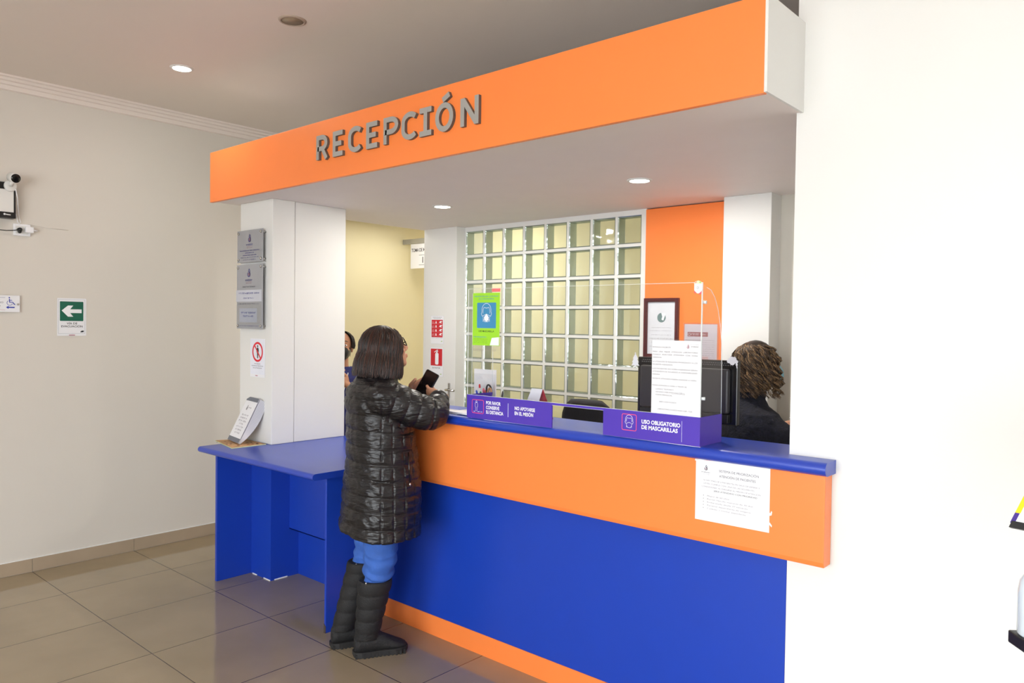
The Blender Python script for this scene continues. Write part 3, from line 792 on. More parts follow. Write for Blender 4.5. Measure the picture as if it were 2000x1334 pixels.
# pages curve backwards from the spine at the right edge
mb = MB(); npg = 15
for k in range(npg):
    f = (k + 1) / npg; rs = []
    for j in range(9):
        q = j / 8; z = HB * q
        bow = math.sin(PI * min(1, q * 1.0)) * .030 * f
        back = .050 * f * (0.15 + .85 * q ** .7)
        p0 = A + up * (z * (1 - .02 * f)) - nn * (.002 + back * .02)
        p1 = A + u * (WB + .0 * f) + up * (z * (1 - .02 * f)) - nn * (.004 + back + bow * .7)
        rs.append([p0, p0 * .5 + p1 * .5 - nn * .004 * f, p1, p1 - nn * .0022, p0 * .5 + p1 * .5 - nn * (.004 * f + .0022), p0 - nn * .002])
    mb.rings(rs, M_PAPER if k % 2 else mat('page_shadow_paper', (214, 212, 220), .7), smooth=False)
mb.build('pages', t)

# ------------------------------------------------------------------ clear counter screen with violet print
SX0, SX1, SY, SY2, SZ1, SZ3 = -2.532, -1.326, 2.549, 2.722, 1.266, 1.762
t = root('counter_screen', (-1.93, 2.6, CT), 'clear acrylic screen with violet printed lower strip standing on the blue counter', 'protective screen')
th = .004
mb = MB()
mb.add([(SX0, SY, SZ1), (SX1, SY, SZ1), (SX1, SY, SZ3), (SX0, SY, SZ3)], [(0, 1, 2, 3)], M_ACRYL)
mb.build('front_sheet', t)
mb = MB(); mb.box(-2.018, -1.757, SY, SY + th, CT + .001, SZ1 - .012, M_ACRYL)
def side_outline(x):
    pts = [(SY + th, CT + .001), (SY2, CT + .001)]
    pts += [(SY2, SZ1)] + [(SY2 - .010 * (k / 8) - .125 * (1 - math.cos(PI / 2 * max(0, (k - 2) / 6))) , SZ1 + .02 + .46 * math.sin(PI / 2 * k / 8)) for k in range(1, 9)]
    pts += [(SY + th, SZ3)]
    return [(x, a, c) for a, c in pts]
for x in (SX0, SX1 - th):
    so = side_outline(x + th / 2); MB().add(so, [tuple(range(len(so)))], M_ACRYL).build('side_sheet', t)
    MB().tube([(x + th / 2, q[1], q[2]) for q in so[2:-1]], .0012, mat('polished_acrylic_edge', (226, 232, 232), .15, var=.0), 6).build('sheet_rim', t)
mb = MB()
mb.box(SX0, -2.020, SY - .0012, SY + th, CT + .001, SZ1, M_VIOLET); mb.box(-1.755, SX1, SY - .0012, SY + th, CT + .001, SZ1, M_VIOLET)
mb.box(-2.020, -1.755, SY - .0012, SY + th, SZ1 - .010, SZ1, M_VIOLET)
mb.build('violet_strip', t)
MB().box(SX1, SX1 + .0012, SY - .0012, SY2, CT + .001, SZ1, M_VIOLET).build('violet_side_strip', t)
MB().box(SX0 - .0012, SX0, SY - .0012, SY2, CT + .001, SZ1, M_VIOLET).build('violet_side_strip', t)
mb = MB()
M_EDGE = mat('polished_acrylic_edge', (226, 232, 232), .15, var=.0)
mb.box(SX1 - .003, SX1 + .001, SY - .001, SY + .003, SZ1, SZ3, M_EDGE); mb.box(SX0 - .001, SX0 + .001, SY - .001, SY + .002, SZ1, SZ3, M_EDGE)
mb.box(SX0 + .028, SX0 + .029, SY - .001, SY + .0, CT, SZ3 - .02, M_EDGE)
mb.box(SX0, SX1, SY - .0005, SY + th, SZ3, SZ3 + .0015, M_EDGE)
mb.box(-2.020, -1.755, SY - .0014, SY + th, SZ1 - .0105, SZ1 - .0095, M_EDGE); mb.box(-1.40, -1.399, SY - .002, SY - .0012, CT + .01, SZ1 - .02, M_EDGE)
mb.box(SX0, SX1, SY - .0013, SY + th, SZ1, SZ1 + .001, M_EDGE)
mb.build('sheet_edges', t)
for z in (1.335, 1.69): MB().cyl((SX1, SY + .01, z), (SX1 + .012, SY + .012, z), .006, M_EDGE, 12).box(SX1, SX1 + .004, SY - .001, SY + .03, z - .007, z + .007, M_ACRYL).build('corner_clip', t)
b = Board((SX0, SY - .0012, CT), X, Z)
L_ = .0006
# left print
x0 = .040
b.ring('distance_icon', 0, 0, .001, .0001, M_PINK, L_, n=4)
def frame_sq(name, xa, ya, xb, yb, w=.0028):
    r = .006; pts = []
    for cx, cy, a in ((xb - r, ya + r, -90), (xb - r, yb - r, 0), (xa + r, yb - r, 90), (xa + r, ya + r, 180)):
        for k in range(4):
            tt = math.radians(a + 30 * k); pts.append((cx + r * math.cos(tt), cy + r * math.sin(tt)))
    b.line(name, pts, w, M_PINK, L_, closed=True)
b.layers.clear()
frame_sq('distance_icon', .034, .026, .108, .088)
cx = .062
b.ring('distance_icon', cx, .080, .0042, .0014, M_WPRINT, L_, n=14)
b.line('distance_icon', [(cx - .004, .075), (cx - .008, .072), (cx - .008, .056), (cx - .004, .054), (cx - .004, .036), (cx + .004, .036), (cx + .004, .054), (cx + .008, .056), (cx + .008, .072), (cx + .004, .075)], .0014, M_WPRINT, L_, closed=True)
b.line('distance_icon', [(cx - .018, .033), (cx - .008, .033)], .002, M_WPRINT, L_); b.line('distance_icon', [(cx + .008, .033), (cx + .018, .033)], .002, M_WPRINT, L_)
b.text('distance_icon', '1 mt', cx + .020, .031, .006, M_WPRINT, .018, d=L_)
for i, (s_, w_) in enumerate((('POR FAVOR', .091), ('CONSERVE', .083), ('SU DISTANCIA', .108))): b.text('lettering', s_, .124, .072 - i * .0215, .0145, M_WPRINT, w_, 'L', .028, L_)
b.rect('lettering', .2595, .025, .2615, .086, M_WPRINT, L_)
for i, (s_, w_) in enumerate((('NO APOYARSE', .118), ('EN EL MESÓN', .108))): b.text('lettering', s_, .300, .061 - i * .0225, .0145, M_WPRINT, w_, 'L', .028, L_)
# right print
frame_sq('mask_icon', .868, .031, .934, .094)
def mask_head(name, cx, cy, s, w, solid=False, d=.0006, br=None):
    br = br or b
    br.ring(name, cx, cy + s * .25, s * .5, w, M_WPRINT, d, ry=s * .55, a0=-10, a1=190, n=18)
    br.line(name, [(cx - s * .36, cy + s * .3), (cx - s * .28, cy + s * .48), (cx, cy + s * .42), (cx + s * .28, cy + s * .48), (cx + s * .36, cy + s * .3), (cx + s * .38, cy)], w, M_WPRINT, d)
    br.line(name, [(cx - s * .36, cy + s * .3), (cx - s * .38, cy)], w, M_WPRINT, d)
    for q in (-1, 1):
        br.line(name, [(cx + q * s * .48, cy + s * .15), (cx + q * s * .56, cy), (cx + q * s * .46, cy - s * .22), (cx + q * s * .36, cy - s * .18)], w, M_WPRINT, d)
    br.line(name, [(cx - s * .36, cy - s * .18), (cx, cy - s * .05), (cx + s * .36, cy - s * .18), (cx + s * .34, cy - s * .45), (cx + s * .18, cy - s * .66), (cx - s * .18, cy - s * .66), (cx - s * .34, cy - s * .45)], w, M_WPRINT, d, closed=True)
    br.line(name, [(cx - s * .34, cy - s * .66), (cx - s * .34, cy - s * .45)], w, M_WPRINT, d); br.line(name, [(cx + s * .34, cy - s * .66), (cx + s * .34, cy - s * .45)], w, M_WPRINT, d)
    if solid: br.poly(name, [(cx, cy - s * .02), (cx + s * .26, cy - s * .30), (cx + s * .22, cy - s * .52), (cx, cy - s * .64), (cx - s * .22, cy - s * .52), (cx - s * .26, cy - s * .30)], M_WPRINT, d + .0001)
mask_head('mask_icon', .901, .064, .034, .0014)
for i, (s_, w_) in enumerate((('USO OBLIGATORIO', .168), ('DE MASCARILLAS', .158))): b.text('lettering', s_, .958, .064 - i * .0215, .0145, M_WPRINT, w_, 'L', .032, L_)
b.finish(t)

# papers taped on the screen
t = root('mask_poster', (-2.41, SY, 1.62), 'lime green poster of a masked face in a clear pocket on the screen', 'poster')
b = Board((-2.500, SY - .001, 1.500), X, Z)
W, H = .170, .243
b.sheet('clear_pocket', -.022, -.022, .218, .268, M_TAPE, .0004)
b.rect('sheet', 0, 0, W, H, M_LIME, .0012, .0006)
b.rrect('face_picture', .028, .080, .148, .198, .004, M_SKYB, .0016)
mask_head('face_picture', .088, .148, .058, .0018, True, .0020, b)
b.text('lettering', 'PREVENCIÓN DEL CONTAGIO', .086, .224, .0062, M_SKYB, .150, 'C', .0, .0016); b.text('lettering', 'DE CORONAVIRUS', .086, .212, .0062, M_SKYB, .096, 'C', 0, .0016)
b.text('lettering', 'USE MASCARILLA', .088, .062, .0080, M_INKD, .098, 'C', .01, .0016)
b.text('lettering', 'MÁS PREVENCIÓN', .008, .036, .0058, M_SKYB, .080, 'L', .0, .0016)
for k in range(4): b.scrawl('lettering', .008, .028 - k * .006, .088, .0026, mat('olive_print', (90, 140, 60), .6), k, .0016)
b.poly('maker_mark', [(.112, .002), (.168, .002), (.168, .040), (.124, .036)], M_WPRINT, .0016)
tri_logo(b, 'maker_mark', .146, .022, .010, mat('pale_green_print', (190, 214, 140), .6), M_INK)
for vv in b.layers['maker_mark'].v: vv.y -= .0008
b.rect('tape', .005, -.026, .150, -.016, M_TAPE, .0015); b.rect('tape', .185, .190, .215, .214, M_TAPE, .0012)
b.rect('red_tab', .120, .247, .172, .262, mat('pale_red_tab', (236, 120, 120), .6), .0008)
b.finish(t)

t = root('notice_sheet', (-1.43, SY, 1.41), 'white typed patient notice behind the clear screen in front of the monitor', 'notice')
b = Board((-1.532, SY - .0012, 1.2675), X, Z)
W, H = .205, .279
b.sheet('clear_pocket', -.004, 0, W + .002, H + .006, M_TAPE, .0004)
b.rect('sheet', 0, 0, W, H, M_PAPER, .0010, .0006)
b.text('lettering', 'analyzer', .165, .256, .0052, M_INK, .032, 'L', 0, .0014); logo(b, 'lettering', .153, .258, .014, M_RLOGO, M_RLOGO, .0014)
b.scrawl('lettering', .160, .264, .038, .0018, M_INKL, 5, .0014)
NT = [(.003, .250, 'ESTIMADO PACIENTE:', .078), (.003, .233, 'PARA  UNA  MEJOR  ATENCIÓN  LABORATORIO', .190), (.003, .222, 'CLINICO  ANALYZER  ATENDERA  CON  HORA', .190), (.003, .211, 'AGENDADA.', .040),
      (.003, .195, 'LA ATENCIÓN SE REALIZARA PRIORIZANDO A LOS', .190), (.003, .184, 'PACIENTES AGENDADOS.', .088),
      (.003, .168, 'LOS PACIENTES SIN HORA AGENDADA SERÁN', .190), (.003, .157, 'ATENDIDOS DE ACUERDO A DISPONIBILIDAD', .190), (.003, .146, 'HORARIA.', .034),
      (.003, .130, 'PACIENTE ATRASADO DEBERA AGENDAR SU HORA.', .188), (.003, .104, 'PODRA AGENDAR SU HORA A TRAVES DE:', .148),
      (.014, .090, '- LLAMADO TELEFÓNICO', .082), (.014, .079, '- VISITANDO WEB WWW.ANALYZER.CL', .130), (.014, .068, '- FORMA PRESENCIAL.', .078),
      (.034, .042, 'DIRECCIÓN TECNICO', .074), (.028, .014, 'LABORATORIO CLINICO ANALYZER LTDA.', .148)]
for x, y, s_, w_ in NT: b.text('lettering', s_, x, y, .0050, M_INK, w_, 'L', 0, .0014)
b.line('lettering', [(.086, .0775), (.144, .0775)], .0006, M_INK, .0014)
b.finish(t)

t = root('priority_notice', (-1.21, 2.57, 1.0), 'white priority notice taped to the orange band at the right end', 'notice')
b = Board((-1.350, 2.5708, .884), X, Z)
W, H = .284, .226
b.poly('sheet', [(0, 0), (W, .001), (W, H), (.14, H + .001), (0, H - .004)], M_PAPER, .0010, .0006)
logo(b, 'lettering', .041, .196, .018, M_INKD, M_RLOGO, .0014); b.text('lettering', 'analyzer', .041, .178, .0042, M_INK, .036, 'C', 0, .0014); b.scrawl('lettering', .041, .171, .032, .0018, M_INKL, 5, .0014, 'C')
T_ = [(.168, .187, 'SISTEMA DE PRIORIZACIÓN', .150, .0085, M_INK), (.163, .168, 'ATENCIÓN DE PACIENTES', .138, .0085, M_INK), (.140, .148, 'SI HAY MAS DE 3 PACIENTES EN SALA DE ESPERA Y', .216, .0052, M_INKL), (.130, .136, 'USTED CUMPLE CON UNA DE LAS SIGUIENTES', .196, .0052, M_INKL),
      (.138, .124, 'CONDICIONES, AL DIRIGIRSE AL MESÓN DE ATENCIÓN', .226, .0052, M_INKL), (.156, .112, 'SERÁ ATENDIDO CON PRIORIDAD', .165, .0056, M_INKD)]
for x, y, s_, w_, h_, m_ in T_: b.text('lettering', s_, x, y, h_, m_, w_, 'C', 0, .0014)
for i, (s_, w_) in enumerate((('Mayor de 60 años', .086), ('Recien Nacido menores de 30 dias', .176), ('Embarazada desde 37 semanas', .156), ('Paciente dependiente de oxigeno', .168), ('Cuidador o movilid. dependiente', .150))):
    b.text('lettering', s_, .048, .091 - i * .0115, .0050, M_INKL, w_, 'L', 0, .0014); b.disc('lettering', .033, .0935 - i * .0115, .0014, M_INK, .0014, n=8)
M_TORN = mat('torn_white_tape', (246, 240, 238), .5)
b.poly('tape', [(-.004, H - .002), (.02, H - .004), (.05, H), (.10, H - .001), (.16, H - .004), (.22, H - .002), (W - .01, H - .006), (W - .012, H - .001), (.22, H + .004), (.14, H + .003), (.07, H + .007), (.03, H + .006), (.0, H + .006)], M_TORN, .0016, .0004)
b.poly('tape', [(-.004, H - .008), (.002, H - .010), (.002, H + .003), (-.003, H + .003)], M_TORN, .0016, .0004)
b.poly('tape', [(W - .002, .060), (W + .008, .064), (W + .010, .076), (W + .006, .079), (W + .004, .070), (W - .002, .074)], M_TORN, .0016, .0004)
b.poly('tape', [(W - .002, .032), (W + .009, .022), (W + .010, .028), (W + .002, .038)], M_TORN, .0016, .0004)
b.finish(t)

# gnome sticker and other decorations
t = root('gnome_ornament', (-1.345, SY, 1.745), 'small white christmas gnome cut-out on the upper right screen corner', 'ornament')
b = Board((-1.358, SY - .0015, 1.722), X, Z)
b.poly('face', [(0, .012), (.010, .002), (.016, 0), (.024, .004), (.031, .012), (.031, .036), (0, .036)], M_WPRINT, .0015, .0012)
b.poly('hat', [(-.002, .036), (.004, .044), (.016, .048), (.027, .044), (.032, .036)], mat('pale_cream_print', (250, 232, 190), .5), .0018, .0012)
b.disc('hat', .024, .041, .0035, mat('light_green_print', (170, 214, 130), .5), .0022)
b.line('hat', [(.003, .039), (.010, .043)], .0025, M_PINK, .0022)
b.ring('face', .0145, .021, .004, .0012, M_INKL, .0019, n=12)
b.poly('scarf', [(0, .010), (.007, .004), (.007, -.001), (0, .005)], M_PINK, .0019); b.poly('scarf', [(.018, -.002), (.025, .002), (.031, .010), (.029, .001), (.024, -.004)], M_PINK, .0019)
b.finish(t)

# ------------------------------------------------------------------ things on the counter behind the screen
t = root('paper_sheets', (-2.70, 2.63, CT), 'white sheets of paper lying on the counter left of the screen', 'papers')
mb = MB(); mb.prism([(-2.86, 2.60, 0), (-2.640, 2.585, 0), (-2.635, 2.70, 0), (-2.855, 2.715, 0)], (0, 0, CT + .0005), (0, 0, CT + .004), M_PAPER); mb.build('lower_sheets', t)
mb = MB(); mb.prism([(-2.70, 2.592, 0), (-2.545, 2.575, 0), (-2.530, 2.735, 0), (-2.70, 2.745, 0)], (0, 0, CT + .0045), (0, 0, CT + .011), M_PAPER); mb.build('upper_sheets', t)
t = root('paper_holder', (-2.62, 2.79, CT), 'clear upright holder of white paper behind the pens', 'paper holder')
MB().box(-2.728, -2.578, 2.794, 2.800, CT + .001, CT + .212, M_PAPER).build('paper_stack', t)
MB().add([(-2.732, 2.789, CT + .001), (-2.574, 2.789, CT + .001), (-2.574, 2.789, CT + .19), (-2.732, 2.789, CT + .19)], [(0, 1, 2, 3)], M_ACRYL).box(-2.732, -2.574, 2.78, 2.804, CT + .0005, CT + .002, M_ACRYL).build('pocket', t)
t = root('pen_cup', (-2.615, 2.735, CT), 'dark cup of pens behind the left end of the screen', 'pen cup')
mb = MB(); n = 24
mb.rings([[(-2.610 + q * math.cos(2 * PI * k / n), 2.735 + q * math.sin(2 * PI * k / n), CT + h) for k in range(n)] for q, h in ((.030, .001), (.034, .09), (.032, .09), (.028, .006))], mat('dark_mesh_cup', (40, 40, 46), .4), cap=True); mb.build('cup', t)
pens = [((200, 30, 40), -.018, .004, .140, -.030, .01), ((40, 70, 190), -.010, -.008, .112, -.028, -.01), ((24, 140, 90), .002, -.010, .108, .004, -.01), ((230, 90, 120), .000, .010, .122, -.006, .0), ((210, 50, 60), .012, .004, .116, .008, .0), ((236, 236, 240), -.020, -.004, .106, -.040, .0), ((60, 50, 120), -.004, .002, .104, .010, .01)]
names = ('red', 'blue', 'green', 'pink', 'crimson', 'white', 'navy')
for (c, dx, dy, h, lx, ly), nm in zip(pens, names):
    mb = MB(); p0 = Vector((-2.610 + dx * .6, 2.735 + dy * .6, CT + .008)); p1 = Vector((-2.610 + dx + lx * .6, 2.735 + dy + ly, CT + h))
    d_ = (p1 - p0).normalized()
    mb.tube([p0, p1 - d_ * .02], .0042, M_WPRINT if nm in ('red', 'blue') else mat(nm + '_pen', c, .35), 10)
    o = mb.build('pen'); tag(o, nm + ' pen standing in the dark pen cup', 'pen', 'pens in the cup')
    mb = MB(); mb.tube([p1 - d_ * .02, p1 - d_ * .004, p1], [.0048, .0048, .002], mat(nm + '_pen', c, .35), 10)
    c_ = mb.build('pen_cap', o)
t = root('scissors', (-2.575, 2.732, CT), 'scissors with black and tan handles standing in the pen cup', 'scissors')
mb = MB()
def loop(mb, c, rx, rz, r, m, tilt=0, n=20):
    ps = [(c[0] + rx * math.cos(a) * math.cos(tilt) - rz * math.sin(a) * math.sin(tilt), c[1], c[2] + rx * math.cos(a) * math.sin(tilt) + rz * math.sin(a) * math.cos(tilt)) for a in [2 * PI * k / n for k in range(n + 1)]]
    mb.tube(ps, r, m, 8)
loop(mb, (-2.566, 2.735, CT + .112), .017, .030, .0045, M_BLACK, .25); mb.build('handle', t)
mb = MB(); loop(mb, (-2.556, 2.727, CT + .100), .012, .026, .005, mat('tan_plastic', (196, 142, 96), .4), -.1); mb.build('handle', t)
MB().box(-2.589, -2.583, 2.7275, 2.7290, CT + .012, CT + .09, M_CHROME).box(-2.583, -2.578, 2.7295, 2.731, CT + .012, CT + .09, M_CHROME).build('blade', t)
t = root('desk_calendar', (-2.22, 2.75, CT), 'small white tent calendar with red back behind the screen', 'calendar')
mb = MB(); mb.prism([(-2.355, 2.76, CT + .001), (-2.300, 2.705, CT + .001), (-2.258, 2.735, CT + .145), (-2.300, 2.777, CT + .145)], (0, 0, 0), (.0012, .0012, .0), M_PAPER)
mb = MB(); Pt = [Vector((-2.330, 2.700, CT + .001)), Vector((-2.250, 2.700, CT + .001)), Vector((-2.232, 2.742, CT + .142)), Vector((-2.298, 2.742, CT + .142))]
mb.prism(Pt, (0, 0, 0), (0, .002, 0), M_PAPER); mb.build('front_card', t)
mb = MB(); Pt = [Vector((-2.310, 2.790, CT + .001)), Vector((-2.205, 2.790, CT + .001)), Vector((-2.231, 2.745, CT + .141)), Vector((-2.297, 2.745, CT + .141))]
mb.prism(Pt, (0, 0, 0), (0, .002, 0), mat('calendar_red', (206, 40, 60), .5)); mb.prism([(-2.2325, 2.745, CT + .141), (-2.232, 2.700 + .045, CT + .141), (-2.226, 2.770, CT + .06), (-2.218, 2.770, CT + .06)], (0, 0, 0), (.002, 0, 0), mat('calendar_red', (206, 40, 60), .5)); mb.build('rear_card', t)
b = Board((-2.322, 2.7045, CT + .03), X, Vector((.0, .29, 1))); b.scrawl('print', .01, .04, .05, .008, M_INKL, 3, .0022); b.scrawl('print', .008, .026, .055, .004, M_INKL, 4, .0022); b.scrawl('print', .008, .016, .055, .004, M_INKL, 6, .0022); b.finish(t)
t = root('marker', (-2.47, 2.70, CT), 'short marker tip showing above the violet strip beside the scissors', 'marker')
MB().tube([(-2.482, 2.72, CT + .004), (-2.466, 2.72, CT + .090)], .005, mat('cream_plastic', (222, 206, 180), .4), 10).build('barrel', t)
MB().tube([(-2.466, 2.72, CT + .090), (-2.462, 2.72, CT + .113), (-2.460, 2.72, CT + .121)], [.0052, .004, .001], M_BLACK, 10).build('tip', t)

# door handle seen beside the middle pillar: small tap-like lever dispenser
t = root('lever_handle', (-4.265, 4.09, 1.075), 'chrome lever handle on the foot of the middle pillar beside the phone', 'handle')
mb = MB(); mb.box(-4.284, -4.266, 4.094, 4.1055, 1.02, 1.135, M_CHROME); mb.build('backplate', t, bevel=.002)
mb = MB(); mb.tube([(-4.275, 4.094, 1.085), (-4.275, 4.06, 1.085), (-4.262, 4.05, 1.085), (-4.17, 4.05, 1.085)], .008, M_CHROME, 12); mb.build('lever', t)

# chair
t = root('office_chair', (-2.66, 3.45, 0), 'black office chair seen through the slot of the screen', 'chair', rz=0)
cx, cy = -2.62, 3.46
M_CH = mat('black_upholstery', (30, 31, 36), .55, var=.1, vscale=40, bump=.1, bscale=200)
mb = MB(); rs = []
for j in range(13):
    q = j / 12; z = .80 + .36 * q; w = .205 * (1 - abs(2 * q - 1) ** 3.2 * .45); dpt = .03
    yb = cy + .20 + .03 * math.sin(PI * q)
    rs.append([(cx + w * math.cos(2 * PI * k / 24) , yb + dpt * math.sin(2 * PI * k / 24) - .03 * math.cos(2 * PI * k / 24) ** 2, z) for k in range(24)])
mb.rings(rs, M_CH); mb.build('backrest', t)
mb = MB(); mb.rings([[(cx + q * .22 * math.cos(2 * PI * k / 32), cy + q * .21 * math.sin(2 * PI * k / 32), z) for k in range(32)] for q, z in ((.8, .58), (1, .60), (1.02, .63), (.95, .66), (.6, .67))], M_CH); mb.build('seat', t)
MB().tube([(cx, cy + .1, .59), (cx, cy + .24, .60), (cx, cy + .26, .85)], .014, M_BLACK, 10).build('back_support', t)
MB().tube([(cx, cy, .10), (cx, cy, .58)], .022, M_CHROME, 16).build('gas_column', t)
for k in range(5):
    a = 2 * PI * k / 5 + .3
    MB().tube([(cx, cy, .10), (cx + .27 * math.cos(a), cy + .27 * math.sin(a), .075)], [.02, .014], M_BLACK, 10).build('leg', t)
    o = MB().cyl((cx + .27 * math.cos(a) - .012, cy + .27 * math.sin(a), .026), (cx + .27 * math.cos(a) + .012, cy + .27 * math.sin(a), .026), .026, M_BLACK, 18).build('castor', t)

# monitor (its back faces the hall)
t = root('monitor', (-1.68, 3.1, .83), 'black computer monitor seen from behind through the screen', 'monitor')
M_MON = mat('dark_grey_plastic', (52, 50, 54), .35, var=.05)
M_MON2 = mat('black_glossy_plastic', (24, 24, 27), .22)
mx0, mx1, my = -1.932, -1.432, 3.10
MB().box(mx0, mx1, my - .015, my + .015, 1.172, 1.455, M_MON2).build('bezel', t, bevel=.005)
MB().box(mx0 + .03, mx1 - .03, my - .045, my - .015, 1.225, 1.418, M_MON).build('rear_cover', t, bevel=.008)
MB().box(mx0 + .03, mx1 - .03, my - .040, my - .015, 1.185, 1.222, M_BLACK).build('connector_bay', t, bevel=.003)
mb = MB()
for r in range(2):
    for k in range(44):
        x = mx0 + .022 + k * .0105 + r * .005
        mb.box(x, x + .006, my - .0158, my - .0148, 1.432 + r * .009, 1.436 + r * .009, mat('vent_grey', (96, 94, 98), .4))
mb.build('vent_holes', t)
b = Board((-1.60, my - .0465, 1.39), X, Z)
mb = MB(); mb.box(-1.72, -1.64, my - .03, my + .0, .85, 1.20, M_MON2); mb.build('stand_neck', t, bevel=.004)
MB().box(-1.80, -1.56, my - .09, my + .09, .831, .85, M_MON2).build('stand_base', t, bevel=.006)
MB().box(mx0 + .015, mx1 - .015, my + .015, my + .0158, 1.187, 1.44, mat('lit_screen', (90, 120, 170), .2, emit=(120, 150, 200), estr=.5)).build('display', t)
t = root('tree_ornament', (-1.945, 3.09, 1.43), 'white paper christmas tree at the monitor upper left corner', 'ornament')
b = Board((-1.962, 3.083, 1.405), X, Z)
pts = [(.014, 0), (.014, .008), (-.004, .006), (.006, .022), (-.001, .022), (.009, .038), (.004, .040), (.013, .056), (.018, .064)]
pts = pts + [(.036 - x, y) for x, y in pts[::-1]]
b.poly('tree', pts, M_WPRINT, .002, .0018); b.disc('star', .018, .066, .004, M_WPRINT, .0026, n=5); b.finish(t)
t = root('santa_ornament', (-1.45, 3.09, 1.46), 'white curly cut-out figure on the monitor upper right corner', 'ornament')
b = Board((-1.484, 3.083, 1.435), X, Z)
for x, y, r in ((.012, .018, .009), (.024, .026, .012), (.036, .026, .011), (.046, .016, .008), (.028, .014, .013), (.048, .004, .005)): b.disc('curls', x, y, r, M_WPRINT, .002 + r * .02)
b.line('curls', [(.048, .002), (.050, -.012)], .005, M_WPRINT, .0018); b.finish(t)

# framed certificate and taped sheet on the orange panel
t = root('certificate_frame', (-2.46, YG, 1.58), 'certificate in a dark red frame on the orange panel', 'picture frame')
M_FR = mat('mahogany_frame', (84, 22, 30), .2, var=.1, coat=.4)
fx0, fx1, fz0, fz1, fy = -2.578, -2.332, 1.400, 1.776, YG - .012
mb = MB()
for k, (w_, d_) in enumerate(((0, .018), (.008, .024), (.016, .016))):
    a = w_; e = w_ + .009
    mb.box(fx0 + a, fx1 - a, fy - d_, fy, fz1 - e, fz1 - a, M_FR).box(fx0 + a, fx1 - a, fy - d_, fy, fz0 + a, fz0 + e, M_FR)
    mb.box(fx0 + a, fx0 + e, fy - d_, fy, fz0 + e, fz1 - e, M_FR).box(fx1 - e, fx1 - a, fy - d_, fy, fz0 + e, fz1 - e, M_FR)
mb.build('frame', t)
b = Board((fx0 + .024, fy - .006, fz0 + .024), X, Z); w_, h_ = fx1 - fx0 - .048, fz1 - fz0 - .048
b.rect('certificate', 0, 0, w_, h_, mat('certificate_paper', (232, 232, 238), .6), .0, .005)
b.disc('emblem', w_ * .5, h_ * .70, .030, mat('grey_green_print', (120, 142, 142), .6), .001, n=28); b.poly('emblem', [(w_ * .5, h_ * .70 - .012), (w_ * .5 + .014, h_ * .70 - .018), (w_ * .5 + .030, h_ * .70 + .026), (w_ * .5 - .002, h_ * .70 + .030), (w_ * .5 + .006, h_ * .70 + .006)], M_WPRINT, .0014)
for k, q in enumerate((.50, .44, .36, .29, .22, .14)): b.scrawl('lettering', w_ * .5, h_ * q, w_ * (.85 if k % 2 else .7), .005, M_INKL, k, .001, 'C')
b.finish(t)
MB().add([(fx0 + .024, fy - .009, fz0 + .024), (fx1 - .024, fy - .009, fz0 + .024), (fx1 - .024, fy - .009, fz1 - .024), (fx0 + .024, fy - .009, fz1 - .024)], [(0, 1, 2, 3)], M_GLASS).build('glass', t)
t = root('taped_sheet', (-2.18, YG, 1.50), 'printed sheet in a clear sleeve on the orange panel right of the certificate', 'notice')
b = Board((-2.304, YG - .0135, 1.335), X, Z)
b.rect('sheet', .008, .004, .225, .280, mat('lilac_white_paper', (224, 216, 226), .6), .0, .0006)
b.poly('clear_sleeve', [(0, 0), (.236, 0), (.240, .286), (.12, .290), (0, .287)], M_TAPE, .0014, .0002)
b.rect('print', .030, .205, .165, .232, mat('dusty_red_print', (170, 96, 104), .6), .0006); b.scrawl('print', .055, .213, .10, .010, M_WPRINT, 3, .0010); b.ring('print', .042, .218, .008, .002, M_WPRINT, .001, n=12)
for k in range(9): b.scrawl('print', .020, .180 - k * .013, .19, .004, M_INKL, 40 + k, .0006)
b.rect('print', .10, .045, .17, .085, mat('pale_pink_print', (226, 186, 190), .6), .0005)
b.finish(t)

# ------------------------------------------------------------------ sanitiser stand cut by the right edge
t = root('sanitiser_stand', (-.17, 1.62, 0), 'black stand with yellow and violet edged sign, cut by the right edge', 'stand')
Pn = Vector((-.247, 1.770, 0)); du = Vector((.62, -.785, 0)).normalized(); dn = Vector((.785, .62, 0)); 
M_YEL = mat('yellow_border', (248, 206, 16), .5); 
mx = Matrix(((du.x, dn.x, 0, Pn.x), (du.y, dn.y, 0, Pn.y), (0, 0, 1, 0), (0, 0, 0, 1)))
MB().box(0, .30, 0, .16, .985, 1.010, M_BLACK, mx).build('tray', t, bevel=.003)
MB().box(.135, .165, .06, .09, .02, .985, M_BLACK, mx).build('pole', t)
MB().box(.02, .28, -.04, .20, 0, .02, M_BLACK, mx).build('base_plate', t, bevel=.003)
MB().box(.10, .115, .10, .115, 1.01, 1.24, M_BLACK, mx).build('rear_post', t)
b = Board(mx @ Vector((.0, .0, 1.222)), dn * .62 + du * .78, Vector((dn.x * .42, dn.y * .42, .9)))
b.poly('sign_panel', [(0, 0), (.28, 0), (.28, .30), (0, .30)], M_WPRINT, .0, .004)
b.rect('violet_edge', -.001, .0, .007, .022, mat('violet_edge_print', (60, 34, 130), .5), .001, .005); b.rect('yellow_edge', -.001, .022, .008, .30, M_YEL, .001, .005)
b.rect('lower_clamp', .002, -.010, .28, .004, M_BLACK, .004, .012)
b.finish(t)
t = root('gel_bottle', mx @ Vector((.033, .033, 1.01)), 'pale blue gel bottle on the black stand tray at the right edge', 'bottle')
mb = MB(); n = 28; q0 = mx @ Vector((.033, .033, 1.0105))
